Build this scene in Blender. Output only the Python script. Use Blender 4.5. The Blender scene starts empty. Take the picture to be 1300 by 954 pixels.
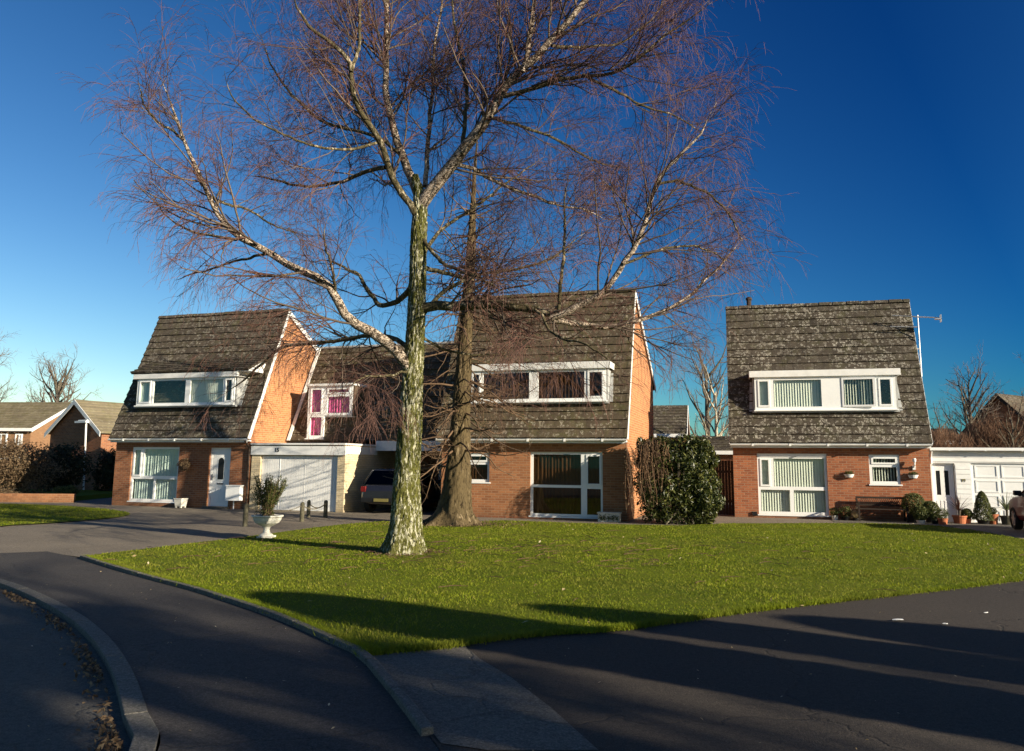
import bpy, math, random
import numpy as np
from math import sin, cos, radians as R_, pi
from mathutils import Vector, noise as mnoise

SC = bpy.context.scene
COL = SC.collection
rng = np.random.default_rng(7)
random.seed(7)

# ------------------------------------------------------------------ camera numbers
F_PX, PITCH, ROLL, EYE = 1029.0, R_(8.75), 0.0098, 1.6

def ray(u, v):
    a, b = u - 650.0, v - 432.0
    a, b = a*cos(ROLL) + b*sin(ROLL), -a*sin(ROLL) + b*cos(ROLL)
    d = np.array([a/F_PX, 1.0, -b/F_PX])
    return np.array([d[0], d[1]*cos(PITCH) - d[2]*sin(PITCH), d[1]*sin(PITCH) + d[2]*cos(PITCH)])

def G(u, v, z=0.0):                      # a point of the ground
    d = ray(u, v); t = (z - EYE)/d[2]
    return (d[0]*t, d[1]*t)

def W(u, v, Y):                          # a point at distance Y
    d = ray(u, v); return d*(Y/d[1]) + np.array([0, 0, EYE])

# ------------------------------------------------------------------ node helpers
class NT:
    def __init__(s, name):
        s.m = bpy.data.materials.new(name); s.m.use_nodes = True
        s.t = s.m.node_tree; s.t.nodes.clear()
        s.out = s.n('ShaderNodeOutputMaterial')
    def n(s, typ, **kw):
        nd = s.t.nodes.new(typ)
        for k, v in kw.items():
            if k.startswith('i_'):
                nd.inputs[k[2:].replace('_', ' ')].default_value = v
            else: setattr(nd, k, v)
        return nd
    def l(s, a, b): s.t.links.new(a, b)
    def sock(s, x, inp):
        if hasattr(x, 'links') or hasattr(x, 'is_linked'): s.l(x, inp)
        else: inp.default_value = x
    def math(s, op, a, b=0.0, clamp=False):
        nd = s.n('ShaderNodeMath', operation=op, use_clamp=clamp)
        s.sock(a, nd.inputs[0]); s.sock(b, nd.inputs[1]); return nd.outputs[0]
    def mix(s, f, a, b, mode='MIX'):
        nd = s.n('ShaderNodeMix', data_type='RGBA', blend_type=mode)
        s.sock(f, nd.inputs[0])
        s.sock(a if not isinstance(a, tuple) else (*a, 1)[:4], nd.inputs[6])
        s.sock(b if not isinstance(b, tuple) else (*b, 1)[:4], nd.inputs[7])
        return nd.outputs[2]
    def coord(s, kind='Object', scale=(1, 1, 1)):
        tc = s.n('ShaderNodeTexCoord')
        if scale == (1, 1, 1): return tc.outputs[kind]
        mp = s.n('ShaderNodeMapping'); s.l(tc.outputs[kind], mp.inputs[0]); mp.inputs[3].default_value = scale
        return mp.outputs[0]
    def noise(s, co, scale, detail=4, rough=.6, dist=0.0):
        nd = s.n('ShaderNodeTexNoise'); s.l(co, nd.inputs['Vector'])
        nd.inputs['Scale'].default_value = scale; nd.inputs['Detail'].default_value = detail
        nd.inputs['Roughness'].default_value = rough; nd.inputs['Distortion'].default_value = dist
        return nd.outputs[0]
    def ramp(s, f, stops, interp='LINEAR'):
        nd = s.n('ShaderNodeValToRGB'); nd.color_ramp.interpolation = interp
        e = nd.color_ramp.elements
        while len(e) < len(stops): e.new(.5)
        for k, (p, c) in enumerate(stops):
            e[k].position = p; e[k].color = (c, c, c, 1) if isinstance(c, (int, float)) else (*c, 1)
        s.l(f, nd.inputs[0]); return nd.outputs[0]
    def attr(s, name='rnd'):
        nd = s.n('ShaderNodeAttribute', attribute_name=name); return nd.outputs['Fac']
    def bsdf(s, color, rough=.8, spec=.3, metal=0.0, bump=None, bstr=.4, bdist=.01, **kw):
        p = s.n('ShaderNodeBsdfPrincipled')
        s.sock(color if not isinstance(color, tuple) else (*color, 1)[:4], p.inputs['Base Color'])
        s.sock(rough, p.inputs['Roughness']); p.inputs['Specular IOR Level'].default_value = spec
        p.inputs['Metallic'].default_value = metal
        for k, v in kw.items(): p.inputs[k.replace('_', ' ')].default_value = v
        if bump is not None:
            b = s.n('ShaderNodeBump'); b.inputs['Strength'].default_value = bstr; b.inputs['Distance'].default_value = bdist
            s.l(bump, b.inputs['Height']); s.l(b.outputs[0], p.inputs['Normal'])
        s.l(p.outputs[0], s.out.inputs[0]); return p

MATS = {}
def simple(name, col, rough=.6, spec=.3, metal=0.0, var=.12, scale=6, dirt=0.0, **kw):
    t = NT(name); co = t.coord()
    n = t.noise(co, scale, 5)
    c2 = tuple(max(0, c*(1 - 2*var)) for c in col)
    c = t.mix(t.ramp(n, [(.3, 0.), (.75, 1.)]), c2, col)
    if dirt > 0:
        n2 = t.noise(co, 2.2, 6, .75)
        c = t.mix(t.math('MULTIPLY', t.ramp(n2, [(.45, 0.), (.72, 1.)]), dirt), c, (.12, .11, .07))
    t.bsdf(c, rough, spec, metal, bump=t.noise(co, scale*6, 3), bstr=.15, bdist=.004, **kw)
    MATS[name] = t.m; return t.m

def brick_mat(name, c1, c2, mortar, bw=.225, bh=.075, msize=.010, dark=.35):
    t = NT(name); co = t.coord()
    sx = t.n('ShaderNodeSeparateXYZ'); t.l(co, sx.inputs[0])
    cb = t.n('ShaderNodeCombineXYZ')
    t.l(t.math('ADD', sx.outputs[0], sx.outputs[1]), cb.inputs[0]); t.l(sx.outputs[2], cb.inputs[1])
    b = t.n('ShaderNodeTexBrick'); t.l(cb.outputs[0], b.inputs['Vector'])
    b.inputs['Color1'].default_value = (*c1, 1); b.inputs['Color2'].default_value = (*c2, 1); b.inputs['Mortar'].default_value = (*mortar, 1)
    b.inputs['Scale'].default_value = 1; b.inputs['Mortar Size'].default_value = msize; b.inputs['Mortar Smooth'].default_value = .2
    b.inputs['Bias'].default_value = -.1; b.inputs['Brick Width'].default_value = bw; b.inputs['Row Height'].default_value = bh
    # a second, coarser pattern so that single bricks stand out
    b2 = t.n('ShaderNodeTexBrick'); t.l(cb.outputs[0], b2.inputs['Vector'])
    b2.inputs['Color1'].default_value = (0, 0, 0, 1); b2.inputs['Color2'].default_value = (1, 1, 1, 1); b2.inputs['Mortar'].default_value = (.5, .5, .5, 1)
    b2.inputs['Scale'].default_value = 1; b2.inputs['Mortar Size'].default_value = 0; b2.inputs['Bias'].default_value = -.3
    b2.inputs['Brick Width'].default_value = bw; b2.inputs['Row Height'].default_value = bh; b2.offset = .5
    n = t.noise(co, 1.1, 6, .7); n2 = t.noise(co, 14, 4, .7)
    c = t.mix(t.math('MULTIPLY', b2.outputs['Fac'], 0.0), b.outputs[0], b.outputs[0])
    c = t.mix(t.math('MULTIPLY', t.ramp(n, [(.35, 0.), (.7, 1.)]), dark), c, tuple(x*.45 for x in c1))
    c = t.mix(t.math('MULTIPLY', t.ramp(n2, [(.4, 0.), (.8, 1.)]), .35), c, tuple(min(1, x*1.5) for x in c2))
    # darker courses by the ground
    lo = t.ramp(sx.outputs[2], [(0.0, 1.), (.35, 0.)])
    c = t.mix(t.math('MULTIPLY', lo, t.math('MULTIPLY', n, .8)), c, (.09, .06, .035))
    hgt = t.math('SUBTRACT', t.math('MULTIPLY', n2, .5), b.outputs['Fac'])
    t.bsdf(c, .9, .2, bump=hgt, bstr=.6, bdist=.008)
    MATS[name] = t.m; return t.m

def tile_mat(name, base, dark, lich, lich_amt, moss, gauge_scale=1.0):
    t = NT(name); co = t.coord(); r = t.attr()
    n = t.noise(co, 1.3, 6, .7)
    c = t.mix(t.ramp(n, [(.3, 0.), (.7, 1.)]), dark, base)
    c = t.mix(t.math('MULTIPLY', r, .22), c, tuple(x*1.7 for x in base))
    g = t.noise(co, 2.5, 5, .7)
    c = t.mix(t.math('MULTIPLY', t.ramp(g, [(.5, 0.), (.68, 1.)]), .7), c, moss)
    # lichen rosettes: rings round scattered centres
    v = t.n('ShaderNodeTexVoronoi'); nz = t.n('ShaderNodeTexNoise'); t.l(co, nz.inputs['Vector']); nz.inputs['Scale'].default_value = 9
    mx = t.n('ShaderNodeVectorMath', operation='MULTIPLY_ADD'); t.l(nz.outputs['Color'], mx.inputs[0]); mx.inputs[1].default_value = (.12,)*3; t.l(co, mx.inputs[2])
    t.l(mx.outputs[0], v.inputs['Vector']); v.inputs['Scale'].default_value = 10.5; v.inputs['Randomness'].default_value = 1
    ring = t.ramp(v.outputs['Distance'], [(0, .25), (.22, .35), (.34, 1.), (.46, .9), (.56, 0.)])
    vs = t.n('ShaderNodeSeparateColor'); t.l(v.outputs['Color'], vs.inputs[0])
    on = t.ramp(vs.outputs[0], [(1-lich_amt, 0.), (min(1, 1-lich_amt+.08), 1.)])
    fine = t.ramp(t.noise(co, 38, 3, .7), [(.42, 0.), (.58, 1.)])
    big = t.ramp(t.noise(co, .9, 3, .6), [(.38, .12), (.6, 1.)])
    f = t.math('MULTIPLY', t.math('MULTIPLY', ring, on), t.math('MULTIPLY', fine, big))
    sp = t.ramp(t.noise(co, 55, 2, .6), [(.62, 0.), (.7, 1.)])
    f = t.math('MAXIMUM', f, t.math('MULTIPLY', sp, lich_amt*.8))
    c = t.mix(f, c, lich)
    t.bsdf(c, .92, .15, bump=t.noise(co, 30, 4, .7), bstr=.5, bdist=.01)
    MATS[name] = t.m; return t.m

def leaf_mat(name, c1, c2, c3, rough=.5, trans=.25):
    t = NT(name); r = t.attr(); n = t.noise(t.coord(), 1.5, 3)
    c = t.ramp(r, [(0, c1), (.55, c2), (1, c3)])
    c = t.mix(t.math('MULTIPLY', n, .4), c, c1)
    p = t.bsdf(c, rough, .35)
    tr = t.n('ShaderNodeBsdfTranslucent'); t.l(c, tr.inputs[0])
    m = t.n('ShaderNodeMixShader'); m.inputs[0].default_value = trans
    t.l(p.outputs[0], m.inputs[1]); t.l(tr.outputs[0], m.inputs[2]); t.l(m.outputs[0], t.out.inputs[0])
    MATS[name] = t.m; return t.m

def glass_mat(name, tint, refl=1.0):
    t = NT(name); co = t.coord()
    tr = t.n('ShaderNodeBsdfTransparent'); tr.inputs[0].default_value = (*tint, 1)
    gl = t.n('ShaderNodeBsdfGlossy'); gl.inputs['Roughness'].default_value = .015; gl.inputs[0].default_value = (refl, refl, refl, 1)
    fr = t.n('ShaderNodeFresnel'); fr.inputs[0].default_value = 1.65
    m = t.n('ShaderNodeMixShader'); ge = t.n('ShaderNodeNewGeometry'); t.l(t.math('MULTIPLY', fr.outputs[0], t.math('SUBTRACT', 1.0, ge.outputs['Backfacing'])), m.inputs[0]); t.l(tr.outputs[0], m.inputs[1]); t.l(gl.outputs[0], m.inputs[2])
    t.l(m.outputs[0], t.out.inputs[0]); MATS[name] = t.m; return t.m

# ------------------------------------------------------------------ the materials
brick_a = brick_mat('brick_brown', (.32, .130, .058), (.18, .066, .034), (.29, .20, .13))
brick_b = brick_mat('brick_orange', (.37, .160, .070), (.21, .085, .040), (.34, .22, .13))
brick_c = brick_mat('brick_red', (.36, .130, .058), (.19, .062, .032), (.30, .20, .13), dark=.25)
brick_gable = brick_mat('brick_gable', (.46, .19, .075), (.27, .10, .042), (.40, .26, .15), dark=.2)
brick_buff = brick_mat('brick_buff', (.62, .52, .34), (.50, .40, .24), (.40, .34, .25), dark=.12)
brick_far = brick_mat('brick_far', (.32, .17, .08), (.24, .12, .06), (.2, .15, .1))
tile_a = tile_mat('roof_tiles_brown', (.075, .060, .044), (.034, .027, .021), (.34, .31, .25), .58, (.075, .07, .03))
tile_b = tile_mat('roof_tiles_mossy', (.085, .064, .042), (.040, .031, .020), (.38, .34, .26), .38, (.08, .078, .026))
tile_c = tile_mat('roof_tiles_lichen', (.066, .054, .040), (.028, .023, .018), (.44, .41, .34), .62, (.06, .058, .028))
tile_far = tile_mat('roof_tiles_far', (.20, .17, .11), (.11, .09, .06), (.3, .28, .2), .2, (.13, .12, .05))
white = simple('white_paint', (.78, .78, .75), .42, .4, var=.05, dirt=.15)
white_clean = simple('white_plastic', (.80, .81, .79), .32, .45, var=.03, scale=3, dirt=.06)
white_old = simple('white_boards', (.80, .80, .77), .6, .3, var=.05, dirt=.16)
grey_door = simple('grey_door', (.55, .58, .58), .5, var=.05)
lead = simple('lead', (.42, .43, .42), .6, var=.2)
black = simple('black_plastic', (.015, .015, .015), .4, var=.1)
number_black = simple('number_black', (.01, .01, .01), .5)
dark_wood = simple('dark_wood', (.045, .028, .018), .7, var=.3, scale=12)
post_wood = simple('post_wood', (.12, .11, .07), .85, var=.35, scale=14)
fence_wood = simple('fence_wood', (.04, .03, .022), .85, var=.3)
terracotta = simple('terracotta', (.48, .16, .07), .8, var=.2)
stone_white = simple('stone_white', (.70, .68, .60), .8, var=.15, scale=10, dirt=.5)
chain_mat = simple('chain', (.25, .22, .15), .5, metal=.5)
plaster = simple('plaster', (.35, .33, .30), .9)
blind_pale = simple('blind_pale', (.76, .76, .68), .8, var=.05)
blind_teal = simple('curtain_pale', (.62, .70, .68), .85, var=.1)
curtain_pink = simple('curtain_pink', (.85, .13, .38), .8, var=.12)
reflection_brown = simple('reflection_brown', (.30, .19, .12), .9, var=.1)  # sheet colour imitating the brown reflection in the middle house's panes
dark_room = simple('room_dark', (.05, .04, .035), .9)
rubber = simple('rubber', (.012, .012, .012), .8)
alloy = simple('alloy', (.45, .45, .46), .35, metal=.8)
car_dark = simple('car_paint_dark', (.016, .017, .022), .25, .6, var=.02, Coat_Weight=.7, Coat_Roughness=.06)
car_red = simple('car_paint_red', (.11, .006, .008), .45, .3, var=.02, Coat_Weight=.25, Coat_Roughness=.05)
red_light = simple('tail_light', (.18, .01, .01), .2, .5)
aerial_mat = simple('aerial_metal', (.6, .6, .6), .4, metal=.6)
plate_mat = simple('plate', (.22, .19, .06), .6)
soil = simple('soil', (.06, .04, .025), .95, var=.4, scale=9)
glass = glass_mat('window_glass', (.925, .95, .93), .9)
glass_dk = glass_mat('window_glass_dark', (.62, .58, .52), .9)
car_glass = glass_mat('car_glass', (.12, .13, .13), .35)
leaf_laurel = leaf_mat('leaf_laurel', (.010, .016, .005), (.045, .060, .012), (.16, .16, .04), .38)
leaf_dark = leaf_mat('leaf_dark', (.010, .014, .006), (.028, .034, .012), (.06, .06, .02), .6)
leaf_green = leaf_mat('leaf_green', (.03, .045, .010), (.08, .10, .02), (.17, .16, .04), .6)
leaf_brown = leaf_mat('leaf_brown', (.06, .035, .018), (.15, .10, .055), (.28, .20, .11), .8)
leaf_dead = leaf_mat('leaf_dead', (.30, .22, .10), (.45, .36, .2), (.6, .55, .4), .8)
twig_hang = leaf_mat('creeper_stem', (.035, .018, .010), (.09, .05, .025), (.16, .09, .045), .9, .0)
cord_green = leaf_mat('strap_green', (.06, .08, .03), (.12, .15, .06), (.22, .24, .11), .5)
cord_red = leaf_mat('strap_red', (.05, .02, .015), (.10, .045, .03), (.16, .09, .05), .5)

def grass_mat():
    t = NT('lawn_turf'); co = t.coord()
    n1 = t.noise(co, .35, 5, .6); n2 = t.noise(co, 3.5, 6, .75); n3 = t.noise(co, 60, 3, .8)
    c = t.mix(t.ramp(n1, [(.3, 0.), (.7, 1.)]), (.085, .125, .006), (.165, .195, .010))
    c = t.mix(t.math('MULTIPLY', t.ramp(n2, [(.5, 0.), (.72, 1.)]), .6), c, (.17, .14, .035))
    c = t.mix(t.math('MULTIPLY', t.ramp(n3, [(.4, 0.), (.7, 1.)]), .5), c, (.035, .055, .006))
    t.bsdf(c, .9, .1, bump=t.math('ADD', n3, n2), bstr=.9, bdist=.04); return t.m
lawn_mat = grass_mat()
def blade_mat():
    t = NT('grass_blades'); r = t.attr(); co = t.coord()
    c = t.ramp(r, [(0, (.12, .15, .006)), (.5, (.190, .245, .012)), (.85, (.28, .29, .018)), (1, (.36, .31, .08))])
    n1 = t.noise(co, .5, 5, .6); n4 = t.noise(co, 1.7, 6, .7)
    c = t.mix(t.math('MULTIPLY', t.ramp(n1, [(.45, 0.), (.7, 1.)]), .6), c, (.20, .17, .04))
    c = t.mix(t.math('MULTIPLY', t.ramp(n4, [(.42, 0.), (.62, 1.)]), .55), c, (.06, .095, .006))
    p = t.bsdf(c, .7, .15)
    tr = t.n('ShaderNodeBsdfTranslucent'); t.l(c, tr.inputs[0])
    m = t.n('ShaderNodeMixShader'); m.inputs[0].default_value = .35
    t.l(p.outputs[0], m.inputs[1]); t.l(tr.outputs[0], m.inputs[2]); t.l(m.outputs[0], t.out.inputs[0]); return t.m
blades = blade_mat()
def asphalt(name, a, b, patch, bump=.9, cracks=True, sc=1.0):
    t = NT(name); co = t.coord()
    n1 = t.noise(co, .5*sc, 6, .65); n2 = t.noise(co, 4*sc, 5, .7); n3 = t.noise(co, 75, 3, .75); n5 = t.noise(co, 22, 4, .8)
    c = t.mix(t.ramp(n1, [(.3, 0.), (.7, 1.)]), a, b)
    c = t.mix(t.math('MULTIPLY', t.ramp(n2, [(.55, 0.), (.72, 1.)]), .4), c, patch)
    c = t.mix(t.ramp(n3, [(.5, 0.), (.72, .8)]), c, tuple(min(1, x*2.2) for x in b))
    c = t.mix(t.ramp(n3, [(.30, .7), (.45, 0.)]), c, tuple(x*.35 for x in a))
    c = t.mix(t.math('MULTIPLY', t.ramp(n5, [(.38, 1.), (.5, 0.)]), .45), c, tuple(x*.45 for x in a))
    c = t.mix(t.math('MULTIPLY', t.ramp(n5, [(.55, 0.), (.68, 1.)]), .4), c, tuple(min(1, x*1.7) for x in b))
    h = t.math('ADD', n3, t.math('MULTIPLY', n2, .5))
    if cracks:
        v = t.n('ShaderNodeTexVoronoi', feature='DISTANCE_TO_EDGE')
        nz = t.n('ShaderNodeTexNoise'); t.l(co, nz.inputs['Vector']); nz.inputs['Scale'].default_value = 1.5; nz.inputs['Detail'].default_value = 6
        mx = t.n('ShaderNodeVectorMath', operation='MULTIPLY_ADD'); t.l(nz.outputs['Color'], mx.inputs[0]); mx.inputs[1].default_value = (.9,)*3; t.l(co, mx.inputs[2])
        t.l(mx.outputs[0], v.inputs['Vector']); v.inputs['Scale'].default_value = .3
        cr = t.ramp(v.outputs[0], [(0, 1.), (.006, 0.)])
        c = t.mix(t.math('MULTIPLY', cr, .35), c, (.015, .014, .012))
        h = t.math('SUBTRACT', h, cr)
    t.bsdf(c, .88, .25, bump=h, bstr=bump, bdist=.006); MATS[name] = t.m; return t.m
drive_mat = asphalt('drive_tarmac', (.12, .102, .078), (.185, .155, .115), (.10, .085, .062), cracks=True)
foot_mat = asphalt('footway_tarmac', (.036, .032, .029), (.056, .050, .045), (.075, .066, .055))
road_mat = asphalt('road_tarmac', (.055, .052, .046), (.078, .072, .062), (.09, .08, .065))
side_mat = asphalt('side_tarmac', (.036, .030, .024), (.052, .043, .034), (.030, .025, .020))
conc_mat = asphalt('concrete', (.085, .078, .064), (.125, .113, .092), (.11, .11, .07))
kerb_mat = asphalt('kerb_concrete', (.085, .08, .068), (.13, .12, .10), (.07, .075, .04), cracks=False)
earth_mat = asphalt('earth', (.035, .045, .015), (.06, .07, .02), (.09, .07, .03), cracks=False)

def bark(name, green, pale, dark, pale_amt, sz=.28, bs=9, crack=1.0, ct=.34):
    t = NT(name); co = t.coord('Object', (1, 1, sz))
    n = t.noise(co, bs, 5, .65, .6); n2 = t.noise(co, bs*3.2, 4, .7, .8); n3 = t.noise(t.coord(), 1.6, 4)
    c = t.mix(t.ramp(n2, [(.3, 0.), (.7, 1.)]), tuple(x*.55 for x in green), green)
    c = t.mix(t.math('MULTIPLY', n3, .35), c, tuple(x*.6 for x in green))
    pp = t.ramp(t.math('ADD', n, t.math('MULTIPLY', t.math('SUBTRACT', t.noise(t.coord(), 1.3, 5, .7), .5), .42)), [(1 - pale_amt - .08, 0.), (1 - pale_amt + .02, 1.)])
    c = t.mix(pp, c, pale)
    ck = t.ramp(t.noise(co, bs*1.7, 5, .7, 1.2), [(ct, 1.), (ct + .10, 0.)])
    c = t.mix(t.math('MULTIPLY', ck, crack), c, dark)
    t.bsdf(c, .85, .15, bump=t.math('SUBTRACT', t.math('ADD', n, t.math('MULTIPLY', n2, .5)), ck), bstr=1.0, bdist=.03)
    MATS[name] = t.m; return t.m
bark_trunk = bark('birch_trunk_bark', (.150, .150, .036), (.54, .52, .38), (.026, .024, .012), .42, .25, 27, 1.0, .37)
bark_limb = bark('birch_limb_bark', (.17, .125, .08), (.56, .46, .36), (.040, .028, .020), .50, 1.1, 15, 1.0, .40)
bark_mossy = bark('birch_mossy_bark', (.105, .088, .045), (.34, .29, .2), (.02, .017, .012), .38, .6, 12, .9)
bark_larch = bark('larch_bark', (.115, .085, .042), (.19, .145, .085), (.03, .02, .012), .35, .16, 10)
bark_grey = bark('grey_bark', (.13, .11, .08), (.22, .2, .15), (.05, .04, .03), .4)
bark_pale = bark('pale_bark', (.30, .26, .18), (.5, .45, .34), (.08, .06, .04), .5)
def twig_mat(name, a, b):
    t = NT(name); r = t.attr(); t.bsdf(t.mix(r, a, b), .75, .2); return t.m
twig_birch = twig_mat('birch_twigs', (.042, .022, .019), (.150, .076, .056))
branch_birch = twig_mat('birch_branches', (.060, .045, .035), (.15, .115, .085))
twig_larch = twig_mat('larch_twigs', (.055, .035, .022), (.15, .095, .055))
twig_far = twig_mat('far_twigs', (.075, .060, .050), (.15, .12, .10))
twig_brown = twig_mat('brown_twigs', (.085, .045, .028), (.17, .095, .055))

# ------------------------------------------------------------------ mesh builder
class M:
    def __init__(s): s.v = []; s.f = []; s.r = []; s.nv = 0
    def add(s, verts, faces, rnd=None):
        verts = np.asarray(verts, float).reshape(-1, 3)
        if rnd is None: rnd = random.random()
        s.f.append((faces, s.nv, rnd)); s.v.append(verts); s.nv += len(verts)
        return s
    def box(s, x0, x1, y0, y1, z0, z1, rnd=None):
        if x0 > x1: x0, x1 = x1, x0
        if y0 > y1: y0, y1 = y1, y0
        if z0 > z1: z0, z1 = z1, z0
        v = [(x0,y0,z0),(x1,y0,z0),(x1,y1,z0),(x0,y1,z0),(x0,y0,z1),(x1,y0,z1),(x1,y1,z1),(x0,y1,z1)]
        return s.add(v, [(0,3,2,1),(4,5,6,7),(0,1,5,4),(1,2,6,5),(2,3,7,6),(3,0,4,7)], rnd)
    def hexa(s, a, b, rnd=None):             # two quads (4 points each) joined
        return s.add(list(a) + list(b), [(3,2,1,0),(4,5,6,7),(0,1,5,4),(1,2,6,5),(2,3,7,6),(3,0,4,7)], rnd)
    def prism(s, poly, axis, a0, a1, rnd=None):   # polygon in the other two axes
        n = len(poly); v = []
        for a in (a0, a1):
            for p in poly:
                if axis == 'x': v.append((a, p[0], p[1]))
                elif axis == 'y': v.append((p[0], a, p[1]))
                else: v.append((p[0], p[1], a))
        f = [tuple(range(n))[::-1], tuple(range(n, 2*n))] + [(i, (i+1) % n, n+(i+1) % n, n+i) for i in range(n)]
        return s.add(v, f, rnd)
    def lathe(s, prof, cx=0, cy=0, seg=20, cap=True, wob=0.0, sq=(1, 1)):
        v = []; n = len(prof)
        for (r, z) in prof:
            for k in range(seg):
                a = 2*pi*k/seg; rr = r*(1 + wob*random.uniform(-1, 1))
                v.append((cx + rr*cos(a)*sq[0], cy + rr*sin(a)*sq[1], z))
        f = []
        for i in range(n-1):
            for k in range(seg):
                k2 = (k+1) % seg
                f.append((i*seg+k, i*seg+k2, (i+1)*seg+k2, (i+1)*seg+k))
        if cap: f.append(tuple(range(seg))[::-1]); f.append(tuple((n-1)*seg + k for k in range(seg)))
        return s.add(v, f)
    def tubes(s, P, Rr, sides=4, rnd=None):   # P (N,K,3)  Rr (N,K)
        P = np.asarray(P, float); Rr = np.asarray(Rr, float)
        if P.ndim == 2: P = P[None]; Rr = Rr[None]
        N, K, _ = P.shape
        T = np.gradient(P, axis=1); T /= np.linalg.norm(T, axis=2, keepdims=True) + 1e-9
        mean = T.mean(1); ref = np.where(np.abs(mean[:, 2:3]) < .8, np.array([[0, 0, 1.]]), np.array([[1., 0, 0]]))
        A = ref[:, None, :] - (T*ref[:, None, :]).sum(2, keepdims=True)*T
        A /= np.linalg.norm(A, axis=2, keepdims=True) + 1e-9
        B = np.cross(T, A)
        ang = np.arange(sides)*2*pi/sides
        ring = A[:, :, None, :]*np.cos(ang)[None, None, :, None] + B[:, :, None, :]*np.sin(ang)[None, None, :, None]
        V = P[:, :, None, :] + ring*Rr[:, :, None, None]
        base = (np.arange(N)*K*sides)[:, None, None]
        i = np.arange(K-1)[None, :, None]; k = np.arange(sides)[None, None, :]; k2 = (k+1) % sides
        q = np.stack([base + i*sides + k, base + i*sides + k2, base + (i+1)*sides + k2, base + (i+1)*sides + k], -1).reshape(-1, 4)
        if rnd is None: rr = np.repeat(rng.random(N), (K-1)*sides)
        else: rr = np.full(len(q), rnd)
        return s.add(V.reshape(-1, 3), q, rr)
    def tube(s, pts, r, sides=8, rnd=.5):
        pts = np.asarray(pts, float); r = np.full(len(pts), r) if np.isscalar(r) else np.asarray(r, float)
        return s.tubes(pts[None], r[None], sides, rnd)
    def leaves(s, C, size, asp=.4, nrm=None, jit=1.0):
        C = np.asarray(C); n = len(C)
        d = rng.normal(size=(n, 3)); 
        if nrm is not None: d = d*jit + nrm
        d /= np.linalg.norm(d, axis=1, keepdims=True)
        t = np.cross(d, rng.normal(size=(n, 3))); t /= np.linalg.norm(t, axis=1, keepdims=True)
        b = np.cross(d, t); sz = size*(.6 + .8*rng.random((n, 1)))
        V = np.stack([C - t*sz, C + b*sz*asp + d*sz*.12, C + t*sz, C - b*sz*asp + d*sz*.12], 1)
        return s.add(V.reshape(-1, 3), np.arange(4*n).reshape(-1, 4), rng.random(n))
    def build(s, name, mat, parent=None, smooth=False, loc=None, rotz=0):
        V = np.concatenate(s.v); LV = []; LT = []; RN = []
        for faces, off, rnd in s.f:
            if isinstance(faces, np.ndarray):
                LV.append((faces + off).ravel()); LT.append(np.full(len(faces), faces.shape[1])); RN.append(rnd if isinstance(rnd, np.ndarray) else np.full(len(faces), rnd))
            else:
                LV.append(np.array([i + off for f in faces for i in f])); LT.append(np.array([len(f) for f in faces])); RN.append(np.full(len(faces), rnd))
        LV = np.concatenate(LV).astype(np.int32); LT = np.concatenate(LT).astype(np.int32); RN = np.concatenate(RN).astype(np.float32)
        me = bpy.data.meshes.new(name)
        me.vertices.add(len(V)); me.vertices.foreach_set('co', V.astype(np.float32).ravel())
        me.loops.add(len(LV)); me.loops.foreach_set('vertex_index', LV)
        me.polygons.add(len(LT)); st = np.concatenate([[0], np.cumsum(LT)[:-1]]).astype(np.int32)
        me.polygons.foreach_set('loop_start', st); me.polygons.foreach_set('loop_total', LT)
        a = me.attributes.new('rnd', 'FLOAT', 'FACE'); a.data.foreach_set('value', RN)
        me.update(calc_edges=True); me.validate()
        me.materials.append(mat)
        me.polygons.foreach_set('use_smooth', np.full(len(me.polygons), bool(smooth)))
        o = bpy.data.objects.new(name, me); COL.objects.link(o)
        if parent is not None: o.parent = parent
        if loc is not None: o.location = loc
        o.rotation_euler.z = rotz
        return o

def tag(o, label, cat, group=None, kind=None):
    if kind in ('structure',): o['kind'] = kind; return o
    o['label'] = label; o['category'] = cat
    if group: o['group'] = group
    if kind: o['kind'] = kind
    return o
def empty(name, loc, rotz, label, cat, group=None):
    o = bpy.data.objects.new(name, None); COL.objects.link(o); o.location = loc; o.rotation_euler.z = rotz
    o.empty_display_size = .3
    return tag(o, label, cat, group)
def bevel(o, w=.008, seg=2):
    m = o.modifiers.new('bevel', 'BEVEL'); m.width = w; m.segments = seg; m.limit_method = 'ANGLE'; m.angle_limit = R_(40); return o
def text(body, size, loc, mat, parent, name='house_number', rot=(pi/2, 0, 0), ext=.006):
    c = bpy.data.curves.new(name, 'FONT'); c.body = body; c.size = size; c.extrude = ext; c.align_x = 'CENTER'; c.align_y = 'CENTER'; c.offset = .004
    c.materials.append(mat)
    tmp = bpy.data.objects.new('tmp', c); COL.objects.link(tmp)
    bpy.context.view_layer.update()
    me = bpy.data.meshes.new_from_object(tmp.evaluated_get(bpy.context.evaluated_depsgraph_get()))
    bpy.data.objects.remove(tmp)
    o = bpy.data.objects.new(name, me); COL.objects.link(o); o.parent = parent; o.location = loc; o.rotation_euler = rot
    return o

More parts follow.
